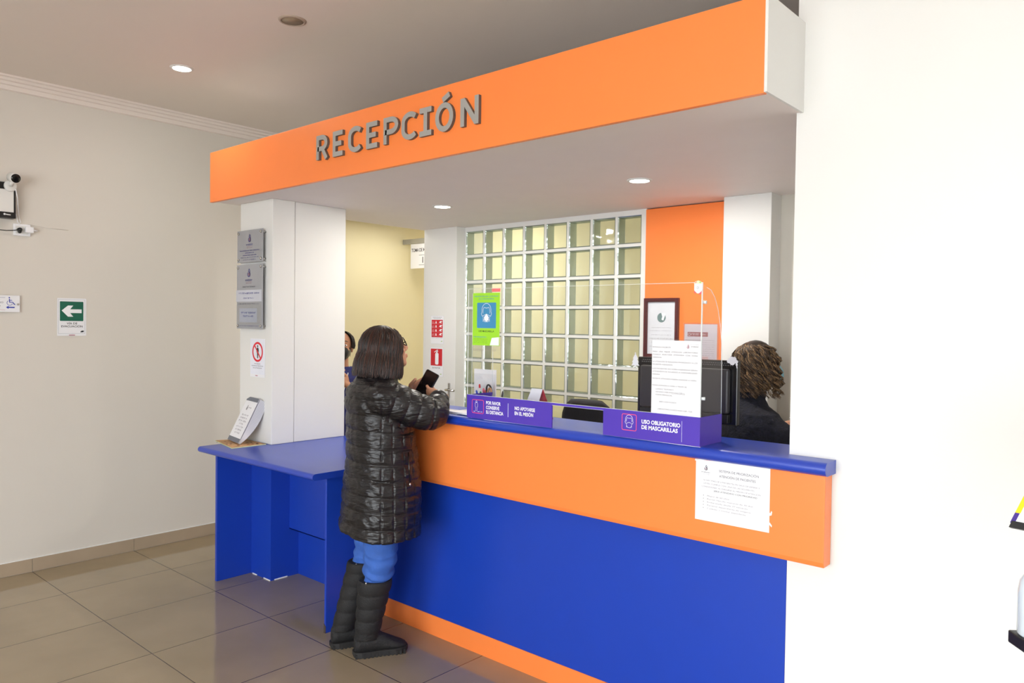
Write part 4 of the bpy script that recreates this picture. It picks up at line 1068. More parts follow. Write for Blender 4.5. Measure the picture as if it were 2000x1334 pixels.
mb.rings([[(q0.x + r * math.cos(2 * PI * k / n), q0.y + r * math.sin(2 * PI * k / n), q0.z + h) for k in range(n)] for r, h in ((.028, 0), (.031, .004), (.031, .085), (.028, .105), (.018, .122), (.012, .128), (.012, .140))], mat('pale_blue_gel', (214, 226, 236), .15, var=.01)); mb.build('body', t)
mb = MB(); mb.tube([(q0.x, q0.y, q0.z + .14), (q0.x, q0.y, q0.z + .165), (q0.x, q0.y, q0.z + .175)], [.013, .013, .006], M_WPRINT, 16); mb.tube([(q0.x, q0.y, q0.z + .172), (q0.x, q0.y, q0.z + .185), (q0.x + .03, q0.y - .02, q0.z + .182)], .005, M_WPRINT, 10); mb.build('pump', t)

# ------------------------------------------------------------------ people
M_SKIN = mat('skin', (214, 158, 128), .5, var=.05, vscale=20)
M_SKIN2 = mat('tan_skin', (196, 140, 108), .5, var=.05, vscale=20)
def hair_mat(name, rgb, rough=.38):
    m = mat(name, rgb, rough, var=.10, vscale=14, spec=.5)
    return m

class Blob:
    """closed shapes merged to one continuous skin by voxel remesh"""
    def __init__(s): s.mb = MB()
    def cap(s, pts, rs, n=16):
        pts = [Vector(p) for p in pts]
        if not hasattr(rs, '__len__'): rs = [rs] * len(pts)
        d0 = (pts[0] - pts[1]).normalized(); d1 = (pts[-1] - pts[-2]).normalized()
        P = [pts[0] + d0 * rs[0] * c for c in (.97, .8, .45)] + pts + [pts[-1] + d1 * rs[-1] * c for c in (.45, .8, .97)]
        Rr = [rs[0] * .22, rs[0] * .6, rs[0] * .89] + list(rs) + [rs[-1] * .89, rs[-1] * .6, rs[-1] * .22]
        s.mb.tube(P, Rr, M_SKIN, n); return s
    def ell(s, c, r, rot=None, n=20, h=14):
        m = Matrix.Translation(Vector(c)) @ (rot.to_4x4() if rot else Matrix.Identity(4))
        t = MB(); t.ball((0, 0, 0), r, M_SKIN, n, h)
        s.mb.add([m @ v for v in t.v], t.f, M_SKIN); return s
    def loft(s, rings): s.mb.rings(rings, M_SKIN); return s
    def build(s, name, parent, m, voxel=.005, smooth=3, disp=None, fac=.5):
        o = s.mb.build(name, parent)
        o.data.materials.clear(); o.data.materials.append(m)
        md = o.modifiers.new('r', 'REMESH'); md.mode = 'VOXEL'; md.voxel_size = voxel; md.use_smooth_shade = True
        if smooth:
            sm = o.modifiers.new('s', 'SMOOTH'); sm.factor = fac; sm.iterations = smooth
        bpy.context.view_layer.update()
        me = bpy.data.meshes.new_from_object(o.evaluated_get(bpy.context.evaluated_depsgraph_get()))
        o.modifiers.clear(); old = o.data; o.data = me; bpy.data.meshes.remove(old)
        me.name = name
        if disp:
            M = wmat(o); 
            ns = [v.normal.copy() for v in me.vertices]
            for v, q in zip(me.vertices, ns):
                k = disp(M @ v.co, (M.to_3x3() @ q).normalized())
                if k: v.co += q * k
        me.materials.clear(); me.materials.append(m)
        for p in me.polygons: p.use_smooth = True; p.material_index = 0
        return o

def add_head(bl, c, d, scale=1.0, pitch=0.0):
    """cranium, jaw, brow, nose, lips, ears; c = centre, d = facing (unit, horizontal)"""
    r = d.cross(Z).normalized(); rot = Matrix((r, d, Z)).transposed()
    rot = rot @ Matrix.Rotation(-pitch, 3, 'X')
    def P(x, y, z): return Vector(c) + rot @ (Vector((x, y, z)) * scale)
    def E(x, y, z, a, b_, c_): bl.ell(P(x, y, z), (a * scale, b_ * scale, c_ * scale), rot)
    E(0, -.012, .028, .076, .094, .088)
    E(0, .020, -.012, .064, .076, .090)
    E(0, .040, -.062, .046, .050, .042)
    E(0, .062, -.090, .024, .022, .018)
    E(0, .082, .034, .050, .014, .016)
    for q in (-1, 1):
        E(q * .036, .064, -.022, .026, .022, .024)
        E(q * .078, -.004, -.008, .010, .018, .031)
        E(q * .012, .100, -.034, .009, .010, .008)
        E(q * .032, .079, .010, .015, .010, .009)
    bl.cap([P(0, .090, .018), P(0, .104, -.012), P(0, .112, -.030)], [.009 * scale, .011 * scale, .013 * scale], 12)
    E(0, .094, -.058, .022, .009, .006); E(0, .092, -.068, .019, .010, .007)
    return P, rot

def add_hand(bl, W, f, n, side, curls=(.5, .6, .7, .8), k=1.0, thumb=(.6, .5), spread=.10, base=0):
    """W wrist point, f finger direction, n palm normal (the side the fingers curl to), side +1/-1: thumb side"""
    W = Vector(W); f = Vector(f).normalized(); n = Vector(n); n = (n - f * n.dot(f)).normalized(); t = f.cross(n) * side
    rot = Matrix((t, f, n)).transposed()
    bl.ell(W + f * .045 * k, (.040 * k, .052 * k, .015 * k), rot)
    bl.ell(W + f * .062 * k, (.038 * k, .032 * k, .013 * k), rot)
    bl.cap([W - f * .03 * k, W + f * .02 * k], [.024 * k, .025 * k])
    L = ((.042, .026, .020), (.046, .030, .022), (.042, .028, .021), (.033, .021, .018))
    for i in range(4):
        off = (.029 - .0195 * i) * k; a = spread * (1.5 - i) * .6
        p = W + f * (.084 - .004 * abs(i - 1)) * k + t * off; dirv = (f * math.cos(a) + t * math.sin(a)).normalized(); ang = curls[i] * .5
        pts = [p - dirv * .015 * k, p]; rr = [.0095 * k, .0092 * k]
        for j in range(3):
            dd = dirv * math.cos(ang) + n * math.sin(ang); p = p + dd * L[i][j] * k; pts.append(p); rr.append((.0088 - .0009 * j) * k); ang += curls[i]
        bl.cap(pts, rr, 12)
    p = W + f * .020 * k + t * .028 * k + n * .006 * k; dd = (t * .75 + f * .65 + n * thumb[1] * .5).normalized()
    pts = [p - dd * .012 * k, p + dd * .034 * k]; q = pts[-1]; dd2 = (f * .9 + t * (.45 - thumb[0] * .6) + n * thumb[1]).normalized()
    pts += [q + dd2 * .030 * k, q + dd2 * .054 * k - t * thumb[0] * .008 * k]
    bl.cap(pts, [.014 * k, .0125 * k, .0108 * k, .009 * k], 12)

def strands(mb, paths, radii, mats_, rnd, n=4):
    for pts in paths:
        r = rnd.choice(radii); m = rnd.choice(mats_)
        rr = [r * (0.7 + .5 * math.sin(PI * min(1, i / (len(pts) - 1) * 1.05 + .05))) for i in range(len(pts))]; rr[-1] = r * .15
        mb.tube(pts, rr, m, n, cap=False)

def bob_hair(c, rot, scale, parent, mats_, length, curl=0.0, count=1500, seed=1, frontcut=62, crown=(0, -.02, .10), puff=1.0, name='hair', flare=.012, rad=(.0011, .0015)):
    """strands run from the crown over the skull, then fall; rot columns = right, forward, up; length = drop below head centre"""
    rnd = random.Random(seed); paths = []
    A, B, Cz = .094 * scale * puff, .108 * scale * puff, .112 * scale * puff
    def surf(az, th, lay):
        x = A * (1 + lay) * math.sin(th) * math.sin(az); y = -B * (1 + lay) * math.sin(th) * math.cos(az) - .012 * scale; z = Cz * (1 + lay * .8) * math.cos(th) + .022 * scale
        return Vector((x, y, z))
    per = 12 if curl else 8
    for i in range(count):
        if i % per == 0:
            azL = rnd.uniform(-1, 1) * math.radians(180 - frontcut * .5); phL = rnd.uniform(0, 6.28); frL = rnd.uniform(.8, 1.25)
            layL = rnd.random() ** .7 * .20 - .05; thL = rnd.uniform(.04, .75) if rnd.random() < .75 else rnd.uniform(.75, 1.35); drL = rnd.uniform(-.12, .06) if not curl else rnd.uniform(-.35, .12)
            curlL = rnd.uniform(.6, 1.3)
        az = azL + rnd.gauss(0, .035 if curl else .05)
        aa = abs(math.degrees(az)); lay = layL + rnd.gauss(0, .012)
        th0 = thL + rnd.uniform(-.03, .05)
        side = az
        drop = length * (1 + drL + rnd.uniform(-.04, .03)) * (1.0 if aa < 110 else 1 - .12 * (aa - 110) / 60)
        pts = []; ph = phL + rnd.gauss(0, .18); fr = frL
        nseg = 14 if curl == 0 else 24
        th1 = math.radians(100)
        Ltot = (th1 - th0) * Cz + max(.01, drop - .02)
        e1 = surf(side, th1, lay)
        tang = Vector((e1.x, e1.y + .012, 0)).normalized()
        for j in range(nseg):
            q = j / (nseg - 1) * Ltot
            if q < (th1 - th0) * Cz:
                th = th0 + q / Cz; p = surf(side * (1 if th0 > .5 else .6 + .4 * min(1, th / 1.0)), th, lay * min(1, th))
                p.x += 0
            else:
                s_ = q - (th1 - th0) * Cz; u = s_ / max(.01, drop)
                out = flare * math.sin(u * 2.0) - .006 * u * u
                p = e1 + tang * out + Vector((0, 0, -s_))
            w = rnd.gauss(0, .0007)
            p = p + Vector((w, w, 0))
            if curl:
                am = curl * curlL * (0.35 + .65 * min(1, q / .12)); w_ = q * 2 * PI / (.062 * fr) + ph
                p = p + tang * am * math.cos(w_) + Vector((-tang.y, tang.x, 0)) * am * math.sin(w_)
            pts.append(Vector(c) + rot @ p)
        paths.append(pts)
    mb = MB(); strands(mb, paths, rad, mats_, rnd)
    return mb.build(name, parent, fix=False)
def hair_shell(c, rot, scale, parent, m, length, puff=.93, frontcut=62, name='hair_underlayer'):
    A, B, Cz = .094 * scale * puff, .108 * scale * puff, .112 * scale * puff
    mb = MB(); rs = []; n = 40
    am = math.radians(180 - frontcut * .5)
    azs = [(-1 + 2 * k / (n - 1)) * am for k in range(n)]
    for th in [math.radians(a) for a in (2, 15, 30, 45, 60, 75, 90, 100)]:
        rs.append([(A * math.sin(th) * math.sin(a), -B * math.sin(th) * math.cos(a) - .012 * scale, Cz * math.cos(th) + .022 * scale) for a in azs])
    for u in (.3, .6, .85, 1.0):
        rs.append([(x * (1 - .10 * u * u), (y + .012) * (1 - .10 * u * u) - .012, z - length * .92 * u) for x, y, z in rs[7]])
    rs = [[Vector(c) + rot @ Vector(p) for p in r] for r in rs]
    mb.rings(rs, m, cap=False, closed=False)
    o = mb.build(name, parent, fix=False)
    return o

def se_ring(c, d, r, A, B, e=2.3, n=72, f=None):
    """superelliptic ring: d forward semi-axis A, r right semi-axis B"""
    out = []
    for k in range(n):
        t = 2 * PI * k / n; ct, st = math.cos(t), math.sin(t)
        x = A * math.copysign(abs(ct) ** (2 / e), ct); y = B * math.copysign(abs(st) ** (2 / e), st)
        p = Vector(c) + d * x + r * y
        if f: p = f(p, t)
        out.append(p)
    return out
def interp(tab, z):
    for a, b in zip(tab[:-1], tab[1:]):
        lo, hi = (a, b) if a[0] < b[0] else (b, a)
        if lo[0] <= z <= hi[0]:
            q = (z - lo[0]) / (hi[0] - lo[0]); q = q * q * (3 - 2 * q) * .5 + q * .5
            return [lo[i] + (hi[i] - lo[i]) * q for i in range(1, len(lo))]
    return list(tab[0][1:]) if abs(z - tab[0][0]) < abs(z - tab[-1][0]) else list(tab[-1][1:])

# ================= the customer in the quilted coat
O = Vector((-2.93, 2.30, 0)); d = Vector((.42, .907, 0)).normalized(); r = Vector((d.y, -d.x, 0))
def L3(a, b, z): return O + d * a + r * b + Z * z
pw = root('person', tuple(O), 'person in black quilted coat, jeans and tall boots holding a phone at the counter', 'person')
HC = L3(.058, .0, 1.452)
bl = Blob()
HP, hrot = add_head(bl, HC, (d * .96 - r * .20).normalized(), 1.0, pitch=-.48)
bl.cap([L3(.0, 0, 1.28), L3(.02, 0, 1.34), L3(.05, 0, 1.40)], [.062, .056, .056])
tor = [(.80, .03, .115, .165), (.90, .03, .125, .17), (1.0, .03, .11, .15), (1.1, .03, .105, .155), (1.2, .02, .10, .165), (1.27, .01, .085, .16), (1.31, .0, .06, .10)]
bl.loft([se_ring(L3(a, 0, z), d, r, A_, B_, 2.2, 32) for z, a, A_, B_ in tor])
for q in (-1, 1):
    bl.cap([L3(.02, q * .08, .84), L3(.045, q * .085, .47 if q > 0 else .48)], [.085, .056])
AR = Vector((-2.905, 2.262, 0)); AL = Vector((-3.075, 2.250, 0))    # ankles
KR = L3(.022, .080, .47); KL = L3(.012, -.085, .48)
bl.cap([KR, AR + Z * .10], [.056, .040]); bl.cap([KL, AL + Z * .10], [.056, .040])
fd = Vector((.105, .21, 0)).normalized(); fl = Vector((.09, .23, 0)).normalized()
bl.cap([AR + Z * .06, AR + fd * .10 + Z * .05], [.026, .020]); bl.cap([AL + Z * .06, AL + fl * .10 + Z * .05], [.026, .020])
# arms
shR = L3(.015, .175, 1.245); elR = Vector((-2.655, 2.447, 1.158)); wrR = Vector((-2.718, 2.548, 1.242))
shL = L3(.015, -.175, 1.245); elL = L3(.16, -.27, 1.06); wrL = L3(.275, -.14, 1.215)
bl.cap([shR, elR], [.048, .038]); bl.cap([elR, wrR], [.038, .025])
bl.cap([shL, elL], [.048, .038]); bl.cap([elL, wrL], [.038, .025])
# phone frame: short axis s, long axis l, screen normal q
Ru = Vector((.749, .663, 0)).normalized(); Fd = Vector((-.662, .749, 0)).normalized()
ps = (Ru * .76 - Z * .33 - Fd * .54).normalized(); pl = (Ru * .46 + Z * .86 + Fd * .12); pl = (pl - ps * pl.dot(ps)).normalized(); pq = ps.cross(pl).normalized()
PC = Vector((-2.822, 2.540, 1.279))
# right hand closes round the lower right edge of the phone, left hand behind its left edge
add_hand(bl, wrR, (PC - pl * .02 + ps * .02) - wrR, -ps - pq * .3, 1, (1.0, 1.05, 1.1, 1.15), .92, (.9, .3))
WL = PC - ps * .092 - pl * .058 - pq * .032
bl.cap([wrL, WL], [.027, .024])
add_hand(bl, WL, pl * .8 + ps * .35 - pq * .05, ps * .9 + pq * .10, -1, (.55, .6, .6, .65), .86, (.1, .15))
body = bl.build('body', pw, M_SKIN, .004, 2)

# phone: its own thing, held
t = root('phone', tuple(PC), 'black smartphone held in front of the customer in the quilted coat', 'phone')
mx = Matrix(((ps.x, pl.x, pq.x, PC.x), (ps.y, pl.y, pq.y, PC.y), (ps.z, pl.z, pq.z, PC.z), (0, 0, 0, 1)))
b = Board(PC, ps, pl)
b.rrect('case', -.041, -.088, .041, .088, .009, M_BLACK, .0045, .009)
b.rrect('screen', -.038, -.085, .038, .085, .007, mat('phone_screen', (20, 16, 18), .15), .0049)
b.finish(t)

# coat: trunk and sleeves merged, quilted in horizontal channels
M_COAT = mat('black_quilted_nylon', (19, 17, 20), .40, var=.12, vscale=9, spec=.55)
def coat_creases(m):
    nt = m.node_tree; N = nt.nodes; L = nt.links; p = N['Principled BSDF']
    tc = N.new('ShaderNodeTexCoord'); bumps = None
    for ang, sc, st in ((.7, (14, 14, 46), .5), (-.8, (12, 12, 52), .4), (0, (90, 90, 60), .10)):
        mp = N.new('ShaderNodeMapping'); mp.inputs['Rotation'].default_value = (ang, ang * .6, .4); mp.inputs['Scale'].default_value = sc
        nz = N.new('ShaderNodeTexNoise'); nz.inputs['Scale'].default_value = 1; nz.inputs['Detail'].default_value = 2; nz.inputs['Distortion'].default_value = .9
        b = N.new('ShaderNodeBump'); b.inputs['Strength'].default_value = st; b.inputs['Distance'].default_value = .012
        L.new(tc.outputs['Object'], mp.inputs['Vector']); L.new(mp.outputs[0], nz.inputs['Vector']); L.new(nz.outputs['Fac'], b.inputs['Height'])
        if bumps: L.new(bumps.outputs['Normal'], b.inputs['Normal'])
        bumps = b
    L.new(bumps.outputs['Normal'], p.inputs['Normal'])
coat_creases(M_COAT)
ctab = [(.565, .035, .185, .250, 2.5), (.66, .042, .182, .245, 2.5), (.80, .048, .178, .238, 2.5), (.95, .048, .165, .222, 2.4), (1.05, .042, .158, .212, 2.4), (1.15, .032, .150, .208, 2.4),
        (1.22, .016, .142, .208, 2.3), (1.27, .010, .130, .198, 2.2), (1.305, .010, .112, .168, 2.1), (1.335, .018, .094, .116, 2.0), (1.36, .030, .084, .088, 2.0), (1.395, .045, .084, .088, 2.0)]
bl = Blob(); rings_ = []
z = .565
def hem(t_): return .012 * math.sin(t_ * 2 + .6)
while z < 1.3951:
    a, A_, B_, e_ = interp(ctab, z)
    def fz(p, t_, z=z):
        k = max(0, 1 - (z - .565) / .12)
        return p + Z * (.020 * k + hem(t_) * k + .024 * k * math.cos(t_ + PI + .5))
    rings_.append(se_ring(L3(a, 0, z), d, r, A_, B_, e_, 96, fz)); z += .01
bl.loft(rings_)
def sleeve(p0, p1, p2, r0, r1, r2):
    pts = []; rs_ = []
    for k in range(9): pts.append(p0.lerp(p1, k / 9)); rs_.append(r0 + (r1 - r0) * k / 9)
    e = p1
    for k in range(0, 9): pts.append(e.lerp(p2, k / 8)); rs_.append(r1 + (r2 - r1) * k / 8)
    # soften the elbow
    for _ in range(2): pts = [pts[0]] + [(pts[i - 1] + pts[i] * 2 + pts[i + 1]) / 4 for i in range(1, len(pts) - 1)] + [pts[-1]]
    bl.mb.tube(pts, rs_, M_SKIN, 28); return pts
sR = sleeve(shR - r * .03 + Z * .0, elR + Vector((.010, -.012, .005)), wrR + Vector((.0, .0, -.002)), .098, .078, .046)
sL = sleeve(shL + r * .03, elL, wrL.lerp(WL, .55), .083, .070, .044)
bl.ell(shR - r * .02 + Z * .002, (.092, .092, .082)); bl.ell(shL + r * .02 + Z * .002, (.088, .088, .082))
SEG = []
def seg_len(pts):
    acc = 0; out = [0]
    for a, b_ in zip(pts[:-1], pts[1:]): acc += (b_ - a).length; out.append(acc)
    return out
lR, lL = seg_len(sR), seg_len(sL)
def quilt(p, nrm):
    best = 1e9; s_ = 0
    for pts, ln in ((sR, lR), (sL, lL)):
        for i in range(len(pts) - 1):
            ab = pts[i + 1] - pts[i]; q = max(0, min(1, (p - pts[i]).dot(ab) / ab.length_squared)); dd = (p - pts[i] - ab * q).length
            if dd < best: best = dd; s_ = ln[i] + q * ab.length
    q_ = p - O; a_ = q_.dot(d); b_ = q_.dot(r); on_sleeve = best < .108 and (abs(b_) > .165 or a_ > .17) and s_ > .035
    wr = noise.noise(p * 26) * .5 + noise.noise(Vector((p.x * 14, p.y * 14, p.z * 55))) * .5
    if on_sleeve:
        ph = (s_ + .012 * noise.noise(p * 9)) / .058
        g = abs(math.sin(PI * ph))
        h = .009 * (g ** .40) - .0075 + .0035 * wr
        if s_ > lR[-1] - .012: h -= .003
        return h
    zz = p.z + .006 * math.sin(a_ * 9) + .004 * noise.noise(p * 7)
    ph = (zz - .575) / .0735
    g = abs(math.sin(PI * ph)); amp = .010
    side = abs(b_) > .5 * .25 and -.10 < a_ < .14
    h = amp * (g ** .36) - .008
    # vertical seams: back panel edges, side panels
    ang = math.atan2(b_, -(a_ - .04)) if True else 0
    for s0 in (1.36, -1.36, 1.60, 1.84, 2.08, -1.66):
        dd = abs(ang - s0) * .2
        if p.z < 1.26 and dd < .009: h = min(h, -.005 + (dd / .009) ** .6 * .008)
    crease = noise.noise(Vector((p.x * 30 + p.z * 20, p.y * 30 + p.z * 12, p.z * 34)))
    near = 1.6 if 1.0 > abs(abs(ang) - 1.4) else 1.0
    h += (.0030 * wr + .0026 * crease) * near
    # big soft folds towards the hem
    h += .010 * math.sin(ang * 5 + 1.0) * max(0, (1.05 - p.z)) * .9
    return h
coat = bl.build('coat', pw, M_COAT, .0042, 1, quilt)
# collar edge, zip pocket
mb = MB(); pc = L3(.105, .236, .93)
mb.tube([L3(.118, .222, 1.00), L3(.120, .232, .93), L3(.122, .243, .86)], [.003, .004, .003], M_BLACKG, 8)
mb.build('pocket_zip', pw)
mb = MB(); mb.ball(L3(.121, .246, .855), (.005, .005, .009), M_CHROME, 10, 8); mb.build('zip_pull', pw)
mb = MB(); mb.rings([se_ring(L3(.045 + k_, 0, z_), d, r, a_, b__, 2, 40, lambda p, t_: p + Z * (.012 * math.cos(t_ + PI) * 0)) for k_, z_, a_, b__ in ((0, 1.365, .092, .092), (.004, 1.385, .097, .096), (.006, 1.397, .094, .092), (.004, 1.385, .080, .080))], M_COAT, cap=False); mb.build('collar', pw)

# jeans
M_JEAN = mat('blue_denim', (52, 96, 178), .75, var=.16, vscale=14, bump=.25, bscale=220)
bl = Blob()
bl.loft([se_ring(L3(.03, 0, z), d, r, A_, B_, 2.2, 40) for z, A_, B_ in ((.70, .12, .17), (.80, .13, .175), (.95, .12, .165), (1.0, .115, .155))])
def leg_path(hip, knee, ank, low):
    e = knee.lerp(ank, low); return [hip, hip.lerp(knee, .5), knee, knee.lerp(e, .5), e]
pR = leg_path(L3(.03, .085, .80), KR + d * .004, AR + Z * .10, .33); pL = leg_path(L3(.02, -.085, .80), KL + d * .002, AL + Z * .10, .30)
bl.mb.tube(pR, [.092, .088, .078, .072, .056], M_SKIN, 32); bl.mb.tube(pL, [.092, .086, .074, .066, .052], M_SKIN, 32)
def jw(p, nrm):
    k = max(0, min(1, (.62 - p.z) / .25))
    return (.0045 * noise.noise(Vector((p.x * 16, p.y * 16, p.z * 42))) + .006 * math.sin(p.z * 105 + 3.5 * noise.noise(p * 12) + (p - O).dot(r) * 30) * .8) * k + .0012 * noise.noise(p * 40)
bl.build('jeans', pw, M_JEAN, .005, 1, jw)

# boots
M_BOOT = mat('black_boot_fabric', (26, 25, 26), .72, var=.10, vscale=30, bump=.35, bscale=160)
M_SOLE = mat('black_rubber_sole', (34, 33, 33), .7, var=.08, vscale=30)
def boot(A0, K0, f, top, name):
    rr_ = Vector((f.y, -f.x, 0)); T_ = (A0 + Z * .10).lerp(K0, (top - .10) / (K0.z - .10)); T_.z = top
    bl = Blob(); rs = []
    for k in range(15):
        q = k / 14; c_ = (A0 + Z * .085).lerp(T_, q) - f * .004
        rs.append(se_ring(c_, f, rr_, .056 + .026 * q, .050 + .022 * q, 2, 32))
    bl.loft(rs)
    heel = A0 - f * .062
    prof = [(0.00, .020, .052, .10), (.02, .032, .058, .11), (.06, .037, .062, .12), (.10, .039, .060, .118), (.14, .042, .050, .10), (.175, .045, .040, .082), (.205, .046, .036, .066), (.232, .040, .033, .054), (.250, .026, .028, .044)]
    rs = []
    for s_, w, hh, top_ in prof:
        c_ = heel + f * s_; ring = []
        for k in range(24):
            t_ = 2 * PI * k / 24; zz = .02 + (top_ - .02) * (.5 - .5 * math.cos(t_)) ; ring.append(c_ + rr_ * (w * math.sin(t_) * (1.0 if zz < top_ * .6 else .92)) + Z * zz)
        rs.append(ring)
    bl.loft(rs)
    def bd(p, nrm):
        if p.z < .115: return 0
        ph = (p.z - .115) / .064; g = abs(math.sin(PI * ph)); return .007 * g ** .5 - .004 + .0012 * noise.noise(p * 30)
    o = bl.build(name, pw, M_BOOT, .0045, 2, bd)
    # sole with ridges
    mb = MB(); out = []
    for s_, w in ((-.006, .016), (.004, .030), (.03, .040), (.07, .042), (.11, .040), (.15, .044), (.19, .049), (.22, .046), (.245, .034), (.258, .016)):
        out.append((s_, w))
    ol = [(s_, w) for s_, w in out] + [(s_, -w) for s_, w in out[::-1]]
    P = [heel + f * s_ + rr_ * w for s_, w in ol]
    mb.prism(P, (0, 0, .010), (0, 0, .030), M_SOLE, smooth=False)
    mb.prism([heel + f * (.126 + (s_ - .126) * .97) + rr_ * w * .96 for s_, w in ol], (0, 0, .003), (0, 0, .010), M_SOLE)
    for k in range(13):
        s_ = .006 + k * .019; w = [b_ for a, b_ in [(0, .032), (.03, .041), (.11, .041), (.15, .045), (.19, .050), (.22, .047), (.25, .034)] if a <= s_ + .001][-1]
        for q in (-1, 1):
            c_ = heel + f * s_ + rr_ * q * (w - .002)
            mb.box(-.005, .005, -.003, .003, .0, .022, M_SOLE, Matrix(((f.x, rr_.x, 0, c_.x), (f.y, rr_.y, 0, c_.y), (0, 0, 1, 0), (0, 0, 0, 1))))
    mb.build('sole', o, bevel=.0)
    mb = MB(); e = T_ - rr_ * 0 - f * .050 - r * 0; 
    zp = [T_ - f * .058 + rr_ * .045 - Z * .002, (A0 + Z * .085).lerp(T_, .75) - f * .054 + rr_ * .044, (A0 + Z * .085).lerp(T_, .55) - f * .05 + rr_ * .044]
    mb.tube(zp[:2], .0025, M_CHROME, 8); mb.ball(zp[0], (.005, .005, .007), M_CHROME, 10, 8); mb.build('zip', o)
    return o
boot(AR, KR, fd, .375, 'boot'); boot(AL, KL, fl, .420, 'boot')

# hair and glasses
M_H1 = hair_mat('dark_brown_hair', (34, 22, 19)); M_H2 = hair_mat('brown_hair', (54, 34, 27)); M_H3 = hair_mat('reddish_brown_hair', (78, 44, 32)); M_H0 = hair_mat('near_black_hair', (22, 16, 15))
hrot_h = Matrix(((r * 1.0), d, Z)).transposed()
hd = (d * .96 - r * .20).normalized(); hr = Vector((hd.y, -hd.x, 0)); hrot_h = Matrix((hr, hd, Z)).transposed() @ Matrix.Rotation(-.12, 3, 'X')
hair_shell(HC, hrot_h, 1.0, pw, M_H0, .105, puff=.93, frontcut=150, name='hair_underlayer')
bob_hair(HC, hrot_h, 1.0, pw, [M_H1, M_H1, M_H2, M_H0, M_H3], .140, count=3000, seed=3, frontcut=120, puff=.97, flare=.020)
mb = MB()
mb.tube([HP(.079, -.005, .012), HP(.079, .05, .016), HP(.071, .094, .016)], .0028, M_BLACKG, 8); mb.tube([HP(-.079, -.005, .012), HP(-.079, .05, .016), HP(-.071, .094, .016)], .0028, M_BLACKG, 8)
for q in (-1, 1):
    mb.tube([HP(q * (.040 + .030 * math.cos(a)), .104 - .012 * abs(math.cos(a)) * (1 if math.cos(a) > 0 else .2), .010 + .021 * math.sin(a)) for a in [2 * PI * k / 20 for k in range(21)]], .0026, M_BLACKG, 8)
mb.tube([HP(-.012, .110, .014), HP(.012, .110, .014)], .0024, M_BLACKG, 8)
mb.build('glasses', pw)
mb = MB()
for q in (-1, 1): mb.ball(HP(q * .032, .078, .012), .0125, M_WPRINT, 16, 12)
mb.build('eyes', pw)

# ================= the staff member behind the monitor (curly hair)
O2 = Vector((-1.575, 3.525, 0)); d2 = Vector((.46, .89, 0)).normalized(); r2 = Vector((d2.y, -d2.x, 0))
def M3(a, b, z): return O2 + d2 * a + r2 * b + Z * z
ps2 = root('person', tuple(O2), 'person with curly brown hair and black sweater behind the monitor, seen from behind', 'person')
bl = Blob(); HC2 = M3(.05, 0, 1.405)
HP2, hrot2 = add_head(bl, HC2, d2, 1.0, pitch=-.45)
bl.cap([M3(-.02, 0, 1.20), M3(.0, 0, 1.27), M3(.03, 0, 1.35)], [.062, .055, .055])
bl.loft([se_ring(M3(a, 0, z), d2, r2, A_, B_, 2.2, 32) for z, a, A_, B_ in ((.72, .0, .11, .15), (.84, .0, .12, .16), (.95, .0, .105, .14), (1.08, -.01, .10, .155), (1.17, -.02, .085, .16), (1.22, -.02, .06, .10))])
for q in (-1, 1):
    bl.cap([M3(0, q * .085, .76), M3(.01, q * .09, .42), M3(-.01, q * .095, .08)], [.08, .052, .038]); bl.cap([M3(-.02, q * .095, .04), M3(.11, q * .10, .035)], [.036, .030])
e2 = M3(.12, .23, .98); w2_ = M3(.33, .13, 1.10); e2l = M3(.12, -.24, .98); w2l = M3(.33, -.10, 1.10)
bl.cap([M3(-.01, .155, 1.13), e2, w2_], [.036, .034, .025]); bl.cap([M3(-.01, -.155, 1.13), e2l, w2l], [.036, .034, .025])
add_hand(bl, w2_, d2 * 1.0 + Z * .25 - r2 * .2, Z * -.6 - r2 * .6, -1, (.5, .55, .6, .6), .92, (.2, .8)); add_hand(bl, w2l, d2 + Z * .25 + r2 * .2, Z * -.6 + r2 * .6, 1, (.5, .55, .6, .6), .92, (.2, .8))
bl.build('body', ps2, M_SKIN, .005, 2)
M_SW = mat('navy_black_knit', (20, 21, 34), .9, var=.5, vscale=45, bump=.5, bscale=120)
bl = Blob()
bl.loft([se_ring(M3(a, 0, z), d2, r2, A_, B_, 2.3, 64) for z, a, A_, B_ in ((.70, .01, .165, .215), (.85, .0, .16, .21), (.98, -.01, .15, .20), (1.08, -.02, .142, .215), (1.14, -.02, .132, .215), (1.195, -.022, .112, .185), (1.225, -.018, .085, .115), (1.255, -.01, .074, .082), (1.275, -.005, .072, .076))])
for q in (1, -1):
    e_, w_ = (e2, w2_) if q > 0 else (e2l, w2l)
    bl.mb.tube([M3(-.02, q * .13, 1.135), M3(.02, q * .19, 1.09), e_, e_.lerp(w_, .45), e_.lerp(w_, .85)], [.075, .078, .066, .056, .044], M_SKIN, 24); bl.ell(M3(-.02, q * .14, 1.14), (.075, .075, .065))
bl.build('sweater', ps2, M_SW, .006, 2, lambda p, n_: .006 * noise.noise(Vector((p.x * 9, p.y * 9, p.z * 16))) + .002 * noise.noise(p * 50))
mb = MB()
mb.rings([se_ring(M3(-.004, 0, z_), d2, r2, a_, b_, 2, 40) for z_, a_, b_ in ((1.262, .078, .082), (1.285, .081, .085), (1.292, .076, .080), (1.28, .070, .072))], M_SW, cap=False); mb.build('collar', ps2)
MB().tube([p + Z * .0 for p in se_ring(M3(.0, 0, 1.296), d2, r2, .070, .071, 2, 24)] + [se_ring(M3(.0, 0, 1.296), d2, r2, .070, .071, 2, 24)[0]], .0016, M_WPRINT, 6).build('necklace', ps2)
bl = Blob()
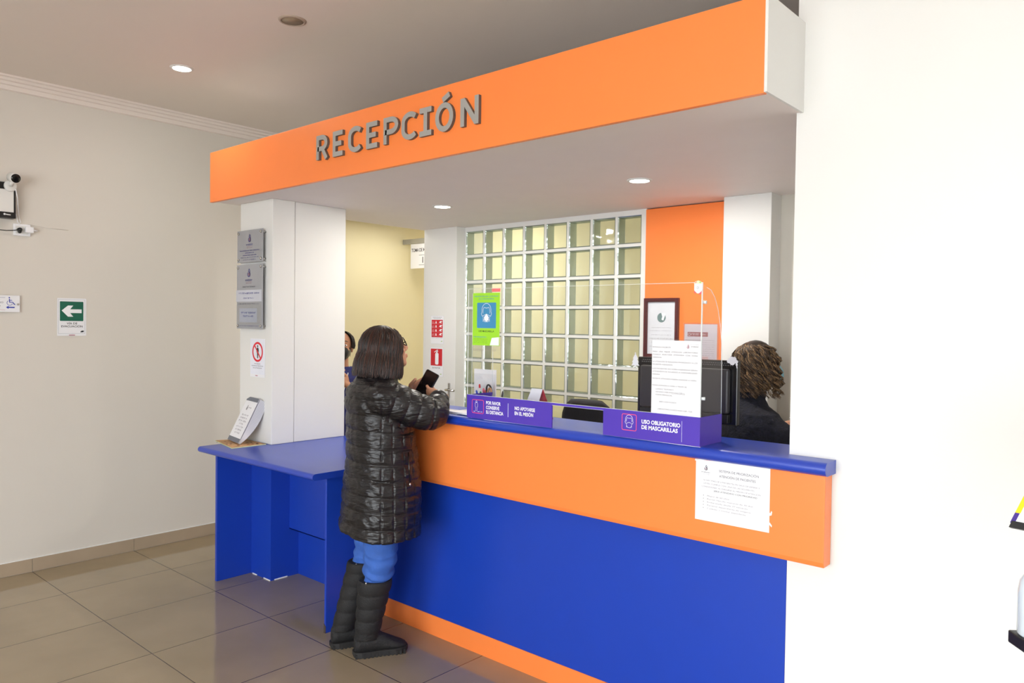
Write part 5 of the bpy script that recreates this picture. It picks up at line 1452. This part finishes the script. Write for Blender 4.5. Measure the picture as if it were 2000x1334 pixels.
for q in (-1, 1): bl.cap([M3(0, q * .088, .80), M3(.01, q * .092, .42), M3(-.01, q * .097, .07)], [.098, .072, .062])
bl.ell(M3(0, 0, .80), (.17, .17, .09)); bl.build('trousers', ps2, M_BLACK, .007, 2)
for q in (-1, 1):
    bl = Blob(); bl.cap([M3(-.04, q * .097, .045), M3(.05, q * .10, .045), M3(.13, q * .104, .038)], [.044, .044, .036]); bl.build('shoe', ps2, M_BLACKG, .006, 2)
# face mask
M_MASKB = mat('pale_blue_mask', (138, 190, 206), .7)
def face_mask(HPx, parent, m):
    mb = MB(); rs = []
    for k, (z_, w_, y_) in enumerate(((-.002, .040, .098), (-.020, .060, .112), (-.045, .066, .118), (-.070, .062, .112), (-.095, .046, .098), (-.108, .028, .080))):
        rs.append([HPx(w_ * math.sin(a) * 1.12, y_ - (y_ - .010) * (1 - math.cos(a)) * .98, z_ + .018 * (1 - math.cos(a))) for a in [math.radians(-84 + 168 * j / 20) for j in range(21)]])
    mb.rings(rs, m, cap=False, closed=False)
    rs2 = mb.build('face_mask', parent, fix=False)
    sd = rs2.modifiers.new('t', 'SOLIDIFY'); sd.thickness = .002
    mb = MB()
    for q in (-1, 1): mb.tube([HPx(q * .066, .025, -.02), HPx(q * .072, -.01, -.005), HPx(q * .070, -.022, -.01), HPx(q * .066, .01, -.07)], .0014, m, 6)
    mb.build('mask_strap', parent)
face_mask(lambda x, y, z: HP2(x, y, z - .022), ps2, M_MASKB)
C1 = hair_mat('ash_brown_hair', (72, 54, 38)); C2 = hair_mat('honey_brown_hair', (112, 84, 56)); C3 = hair_mat('light_brown_strand', (150, 118, 80)); C4 = hair_mat('deep_brown_hair', (42, 30, 22))
hr2 = Matrix((r2, d2, Z)).transposed() @ Matrix.Rotation(.05, 3, 'X')
hair_shell(HC2, hr2, 1.02, ps2, C4, .07, puff=.98, frontcut=110)
bob_hair(HC2, hr2, .97, ps2, [C1, C1, C4, C2, C1, C3], .155, curl=.013, count=1700, seed=9, frontcut=110, puff=.96, flare=.016, rad=(.0011, .0017))
# papers in front of that person
t = root('held_papers', tuple(M3(.42, .0, 1.13)), 'white printed papers held by the person with curly hair', 'papers')
b = Board(M3(.36, -.13, 1.135), r2, d2 * .9 + Z * .25)
b.rect('sheet', 0, 0, .26, .21, M_PAPER, .0, .002)
for k in range(8): b.scrawl('print', .02, .18 - k * .02, .2, .006, M_INK, 70 + k, .0004)
b.finish(t)

# ================= masked person beyond the left pillar
O3 = Vector((-4.676, 3.378, 0)); d3 = Vector((.80, -.60, 0)).normalized(); r3 = Vector((d3.y, -d3.x, 0))
def N3(a, b, z): return O3 + d3 * a + r3 * b + Z * z
p3 = root('person', tuple(O3), 'person with black face mask and navy top half hidden behind the left pillar', 'person')
bl = Blob(); HC3 = N3(.02, 0, 1.412)
HP3, hrot3 = add_head(bl, HC3, d3, .98, pitch=-.1)
bl.cap([N3(-.01, 0, 1.25), N3(.0, 0, 1.36)], [.055, .052])
bl.loft([se_ring(N3(a, 0, z), d3, r3, A_, B_, 2.2, 32) for z, a, A_, B_ in ((.74, .0, .11, .15), (.86, .0, .12, .16), (.98, .0, .10, .135), (1.1, 0, .10, .15), (1.2, 0, .085, .15), (1.26, 0, .06, .10))])
for q in (-1, 1):
    bl.cap([N3(0, q * .085, .78), N3(.01, q * .09, .43), N3(-.01, q * .095, .08)], [.08, .052, .038]); bl.cap([N3(-.02, q * .095, .04), N3(.11, q * .10, .035)], [.036, .030])
eL = N3(.05, .22, 1.0); wL = N3(.20, .06, 1.20); eR = N3(.05, -.22, 1.0); wR_ = N3(.22, -.05, 1.15)
bl.cap([N3(0, .16, 1.2), eL, wL], [.045, .037, .025]); bl.cap([N3(0, -.16, 1.2), eR, wR_], [.045, .037, .025])
add_hand(bl, wL, Z * .7 - r3 * .6, -d3, 1, (.8, .9, .9, 1.0), .92, (.5, .4)); add_hand(bl, wR_, Z * .5 + r3 * .8, -d3, -1, (.8, .9, .9, 1.0), .92, (.5, .4))
bl.build('body', p3, M_SKIN2, .005, 2)
M_SCRUB = mat('navy_scrub', (44, 48, 112), .8, var=.15, vscale=20)
bl = Blob()
bl.loft([se_ring(N3(a, 0, z), d3, r3, A_, B_, 2.3, 48) for z, a, A_, B_ in ((.70, .0, .15, .195), (.86, .0, .145, .19), (1.0, 0, .128, .175), (1.12, 0, .122, .178), (1.19, 0, .11, .178), (1.235, 0, .085, .14), (1.27, 0, .064, .085))])
for e_, w_, q in ((eL, wL, 1), (eR, wR_, -1)): bl.mb.tube([N3(0, q * .13, 1.175), N3(.01, q * .18, 1.12), e_.lerp(N3(0, q * .17, 1.2), .25)], [.064, .066, .060], M_SKIN, 24)
bl.build('top', p3, M_SCRUB, .006, 2)
bl = Blob()
for q in (-1, 1): bl.cap([N3(0, q * .088, .80), N3(.01, q * .092, .42), N3(-.01, q * .097, .08)], [.098, .074, .064])
bl.ell(N3(0, 0, .80), (.15, .15, .09)); bl.build('trousers', p3, M_SCRUB, .007, 2)
for q in (-1, 1):
    bl = Blob(); bl.cap([N3(-.04, q * .097, .045), N3(.05, q * .10, .045), N3(.13, q * .104, .038)], [.044, .044, .036]); bl.build('shoe', p3, M_WPRINT, .006, 2)
face_mask(HP3, p3, M_BLACK)
hr3 = Matrix((r3, d3, Z)).transposed() @ Matrix.Rotation(.12, 3, 'X')
hair_shell(HC3, hr3, .96, p3, M_H0, .0, puff=.98, frontcut=120)
bob_hair(HC3, hr3, .96, p3, [M_H0, M_H1], .02, count=700, seed=5, frontcut=120, puff=.96, flare=.0)
mb = MB()
for q in (-1, 1):
    mb.ball(HP3(q * .032, .0800, .010), (.0115, .0115, .0075), M_WPRINT, 16, 12)
    mb.ball(HP3(q * .032, .0880, .010), (.0052, .0045, .0052), M_BLACKG, 12, 8)
mb.build('eyes', p3)
mb = MB()
for q in (-1, 1):
    mb.tube([HP3(q * .016, .094, .036), HP3(q * .034, .093, .042), HP3(q * .050, .082, .036)], [.002, .003, .0015], M_H0, 6)
mb.build('eyebrows', p3)
mb = MB(); mb.tube([N3(.03, -.06, 1.27), N3(.115, -.045, 1.20), N3(.138, -.01, 1.05), N3(.145, .0, 1.02)], .004, M_WPRINT, 8); mb.tube([N3(.03, .06, 1.27), N3(.115, .045, 1.20), N3(.138, .01, 1.05), N3(.145, .0, 1.02)], .004, M_PINK, 8)
mb.build('lanyard', p3)
mb = MB()
for k in range(5): mb.ball(N3(.126, .05 + .012 * math.cos(k * 1.257), 1.165 + .012 * math.sin(k * 1.257)), .009, M_PINK, 10, 8)
mb.build('flower_badge', p3)
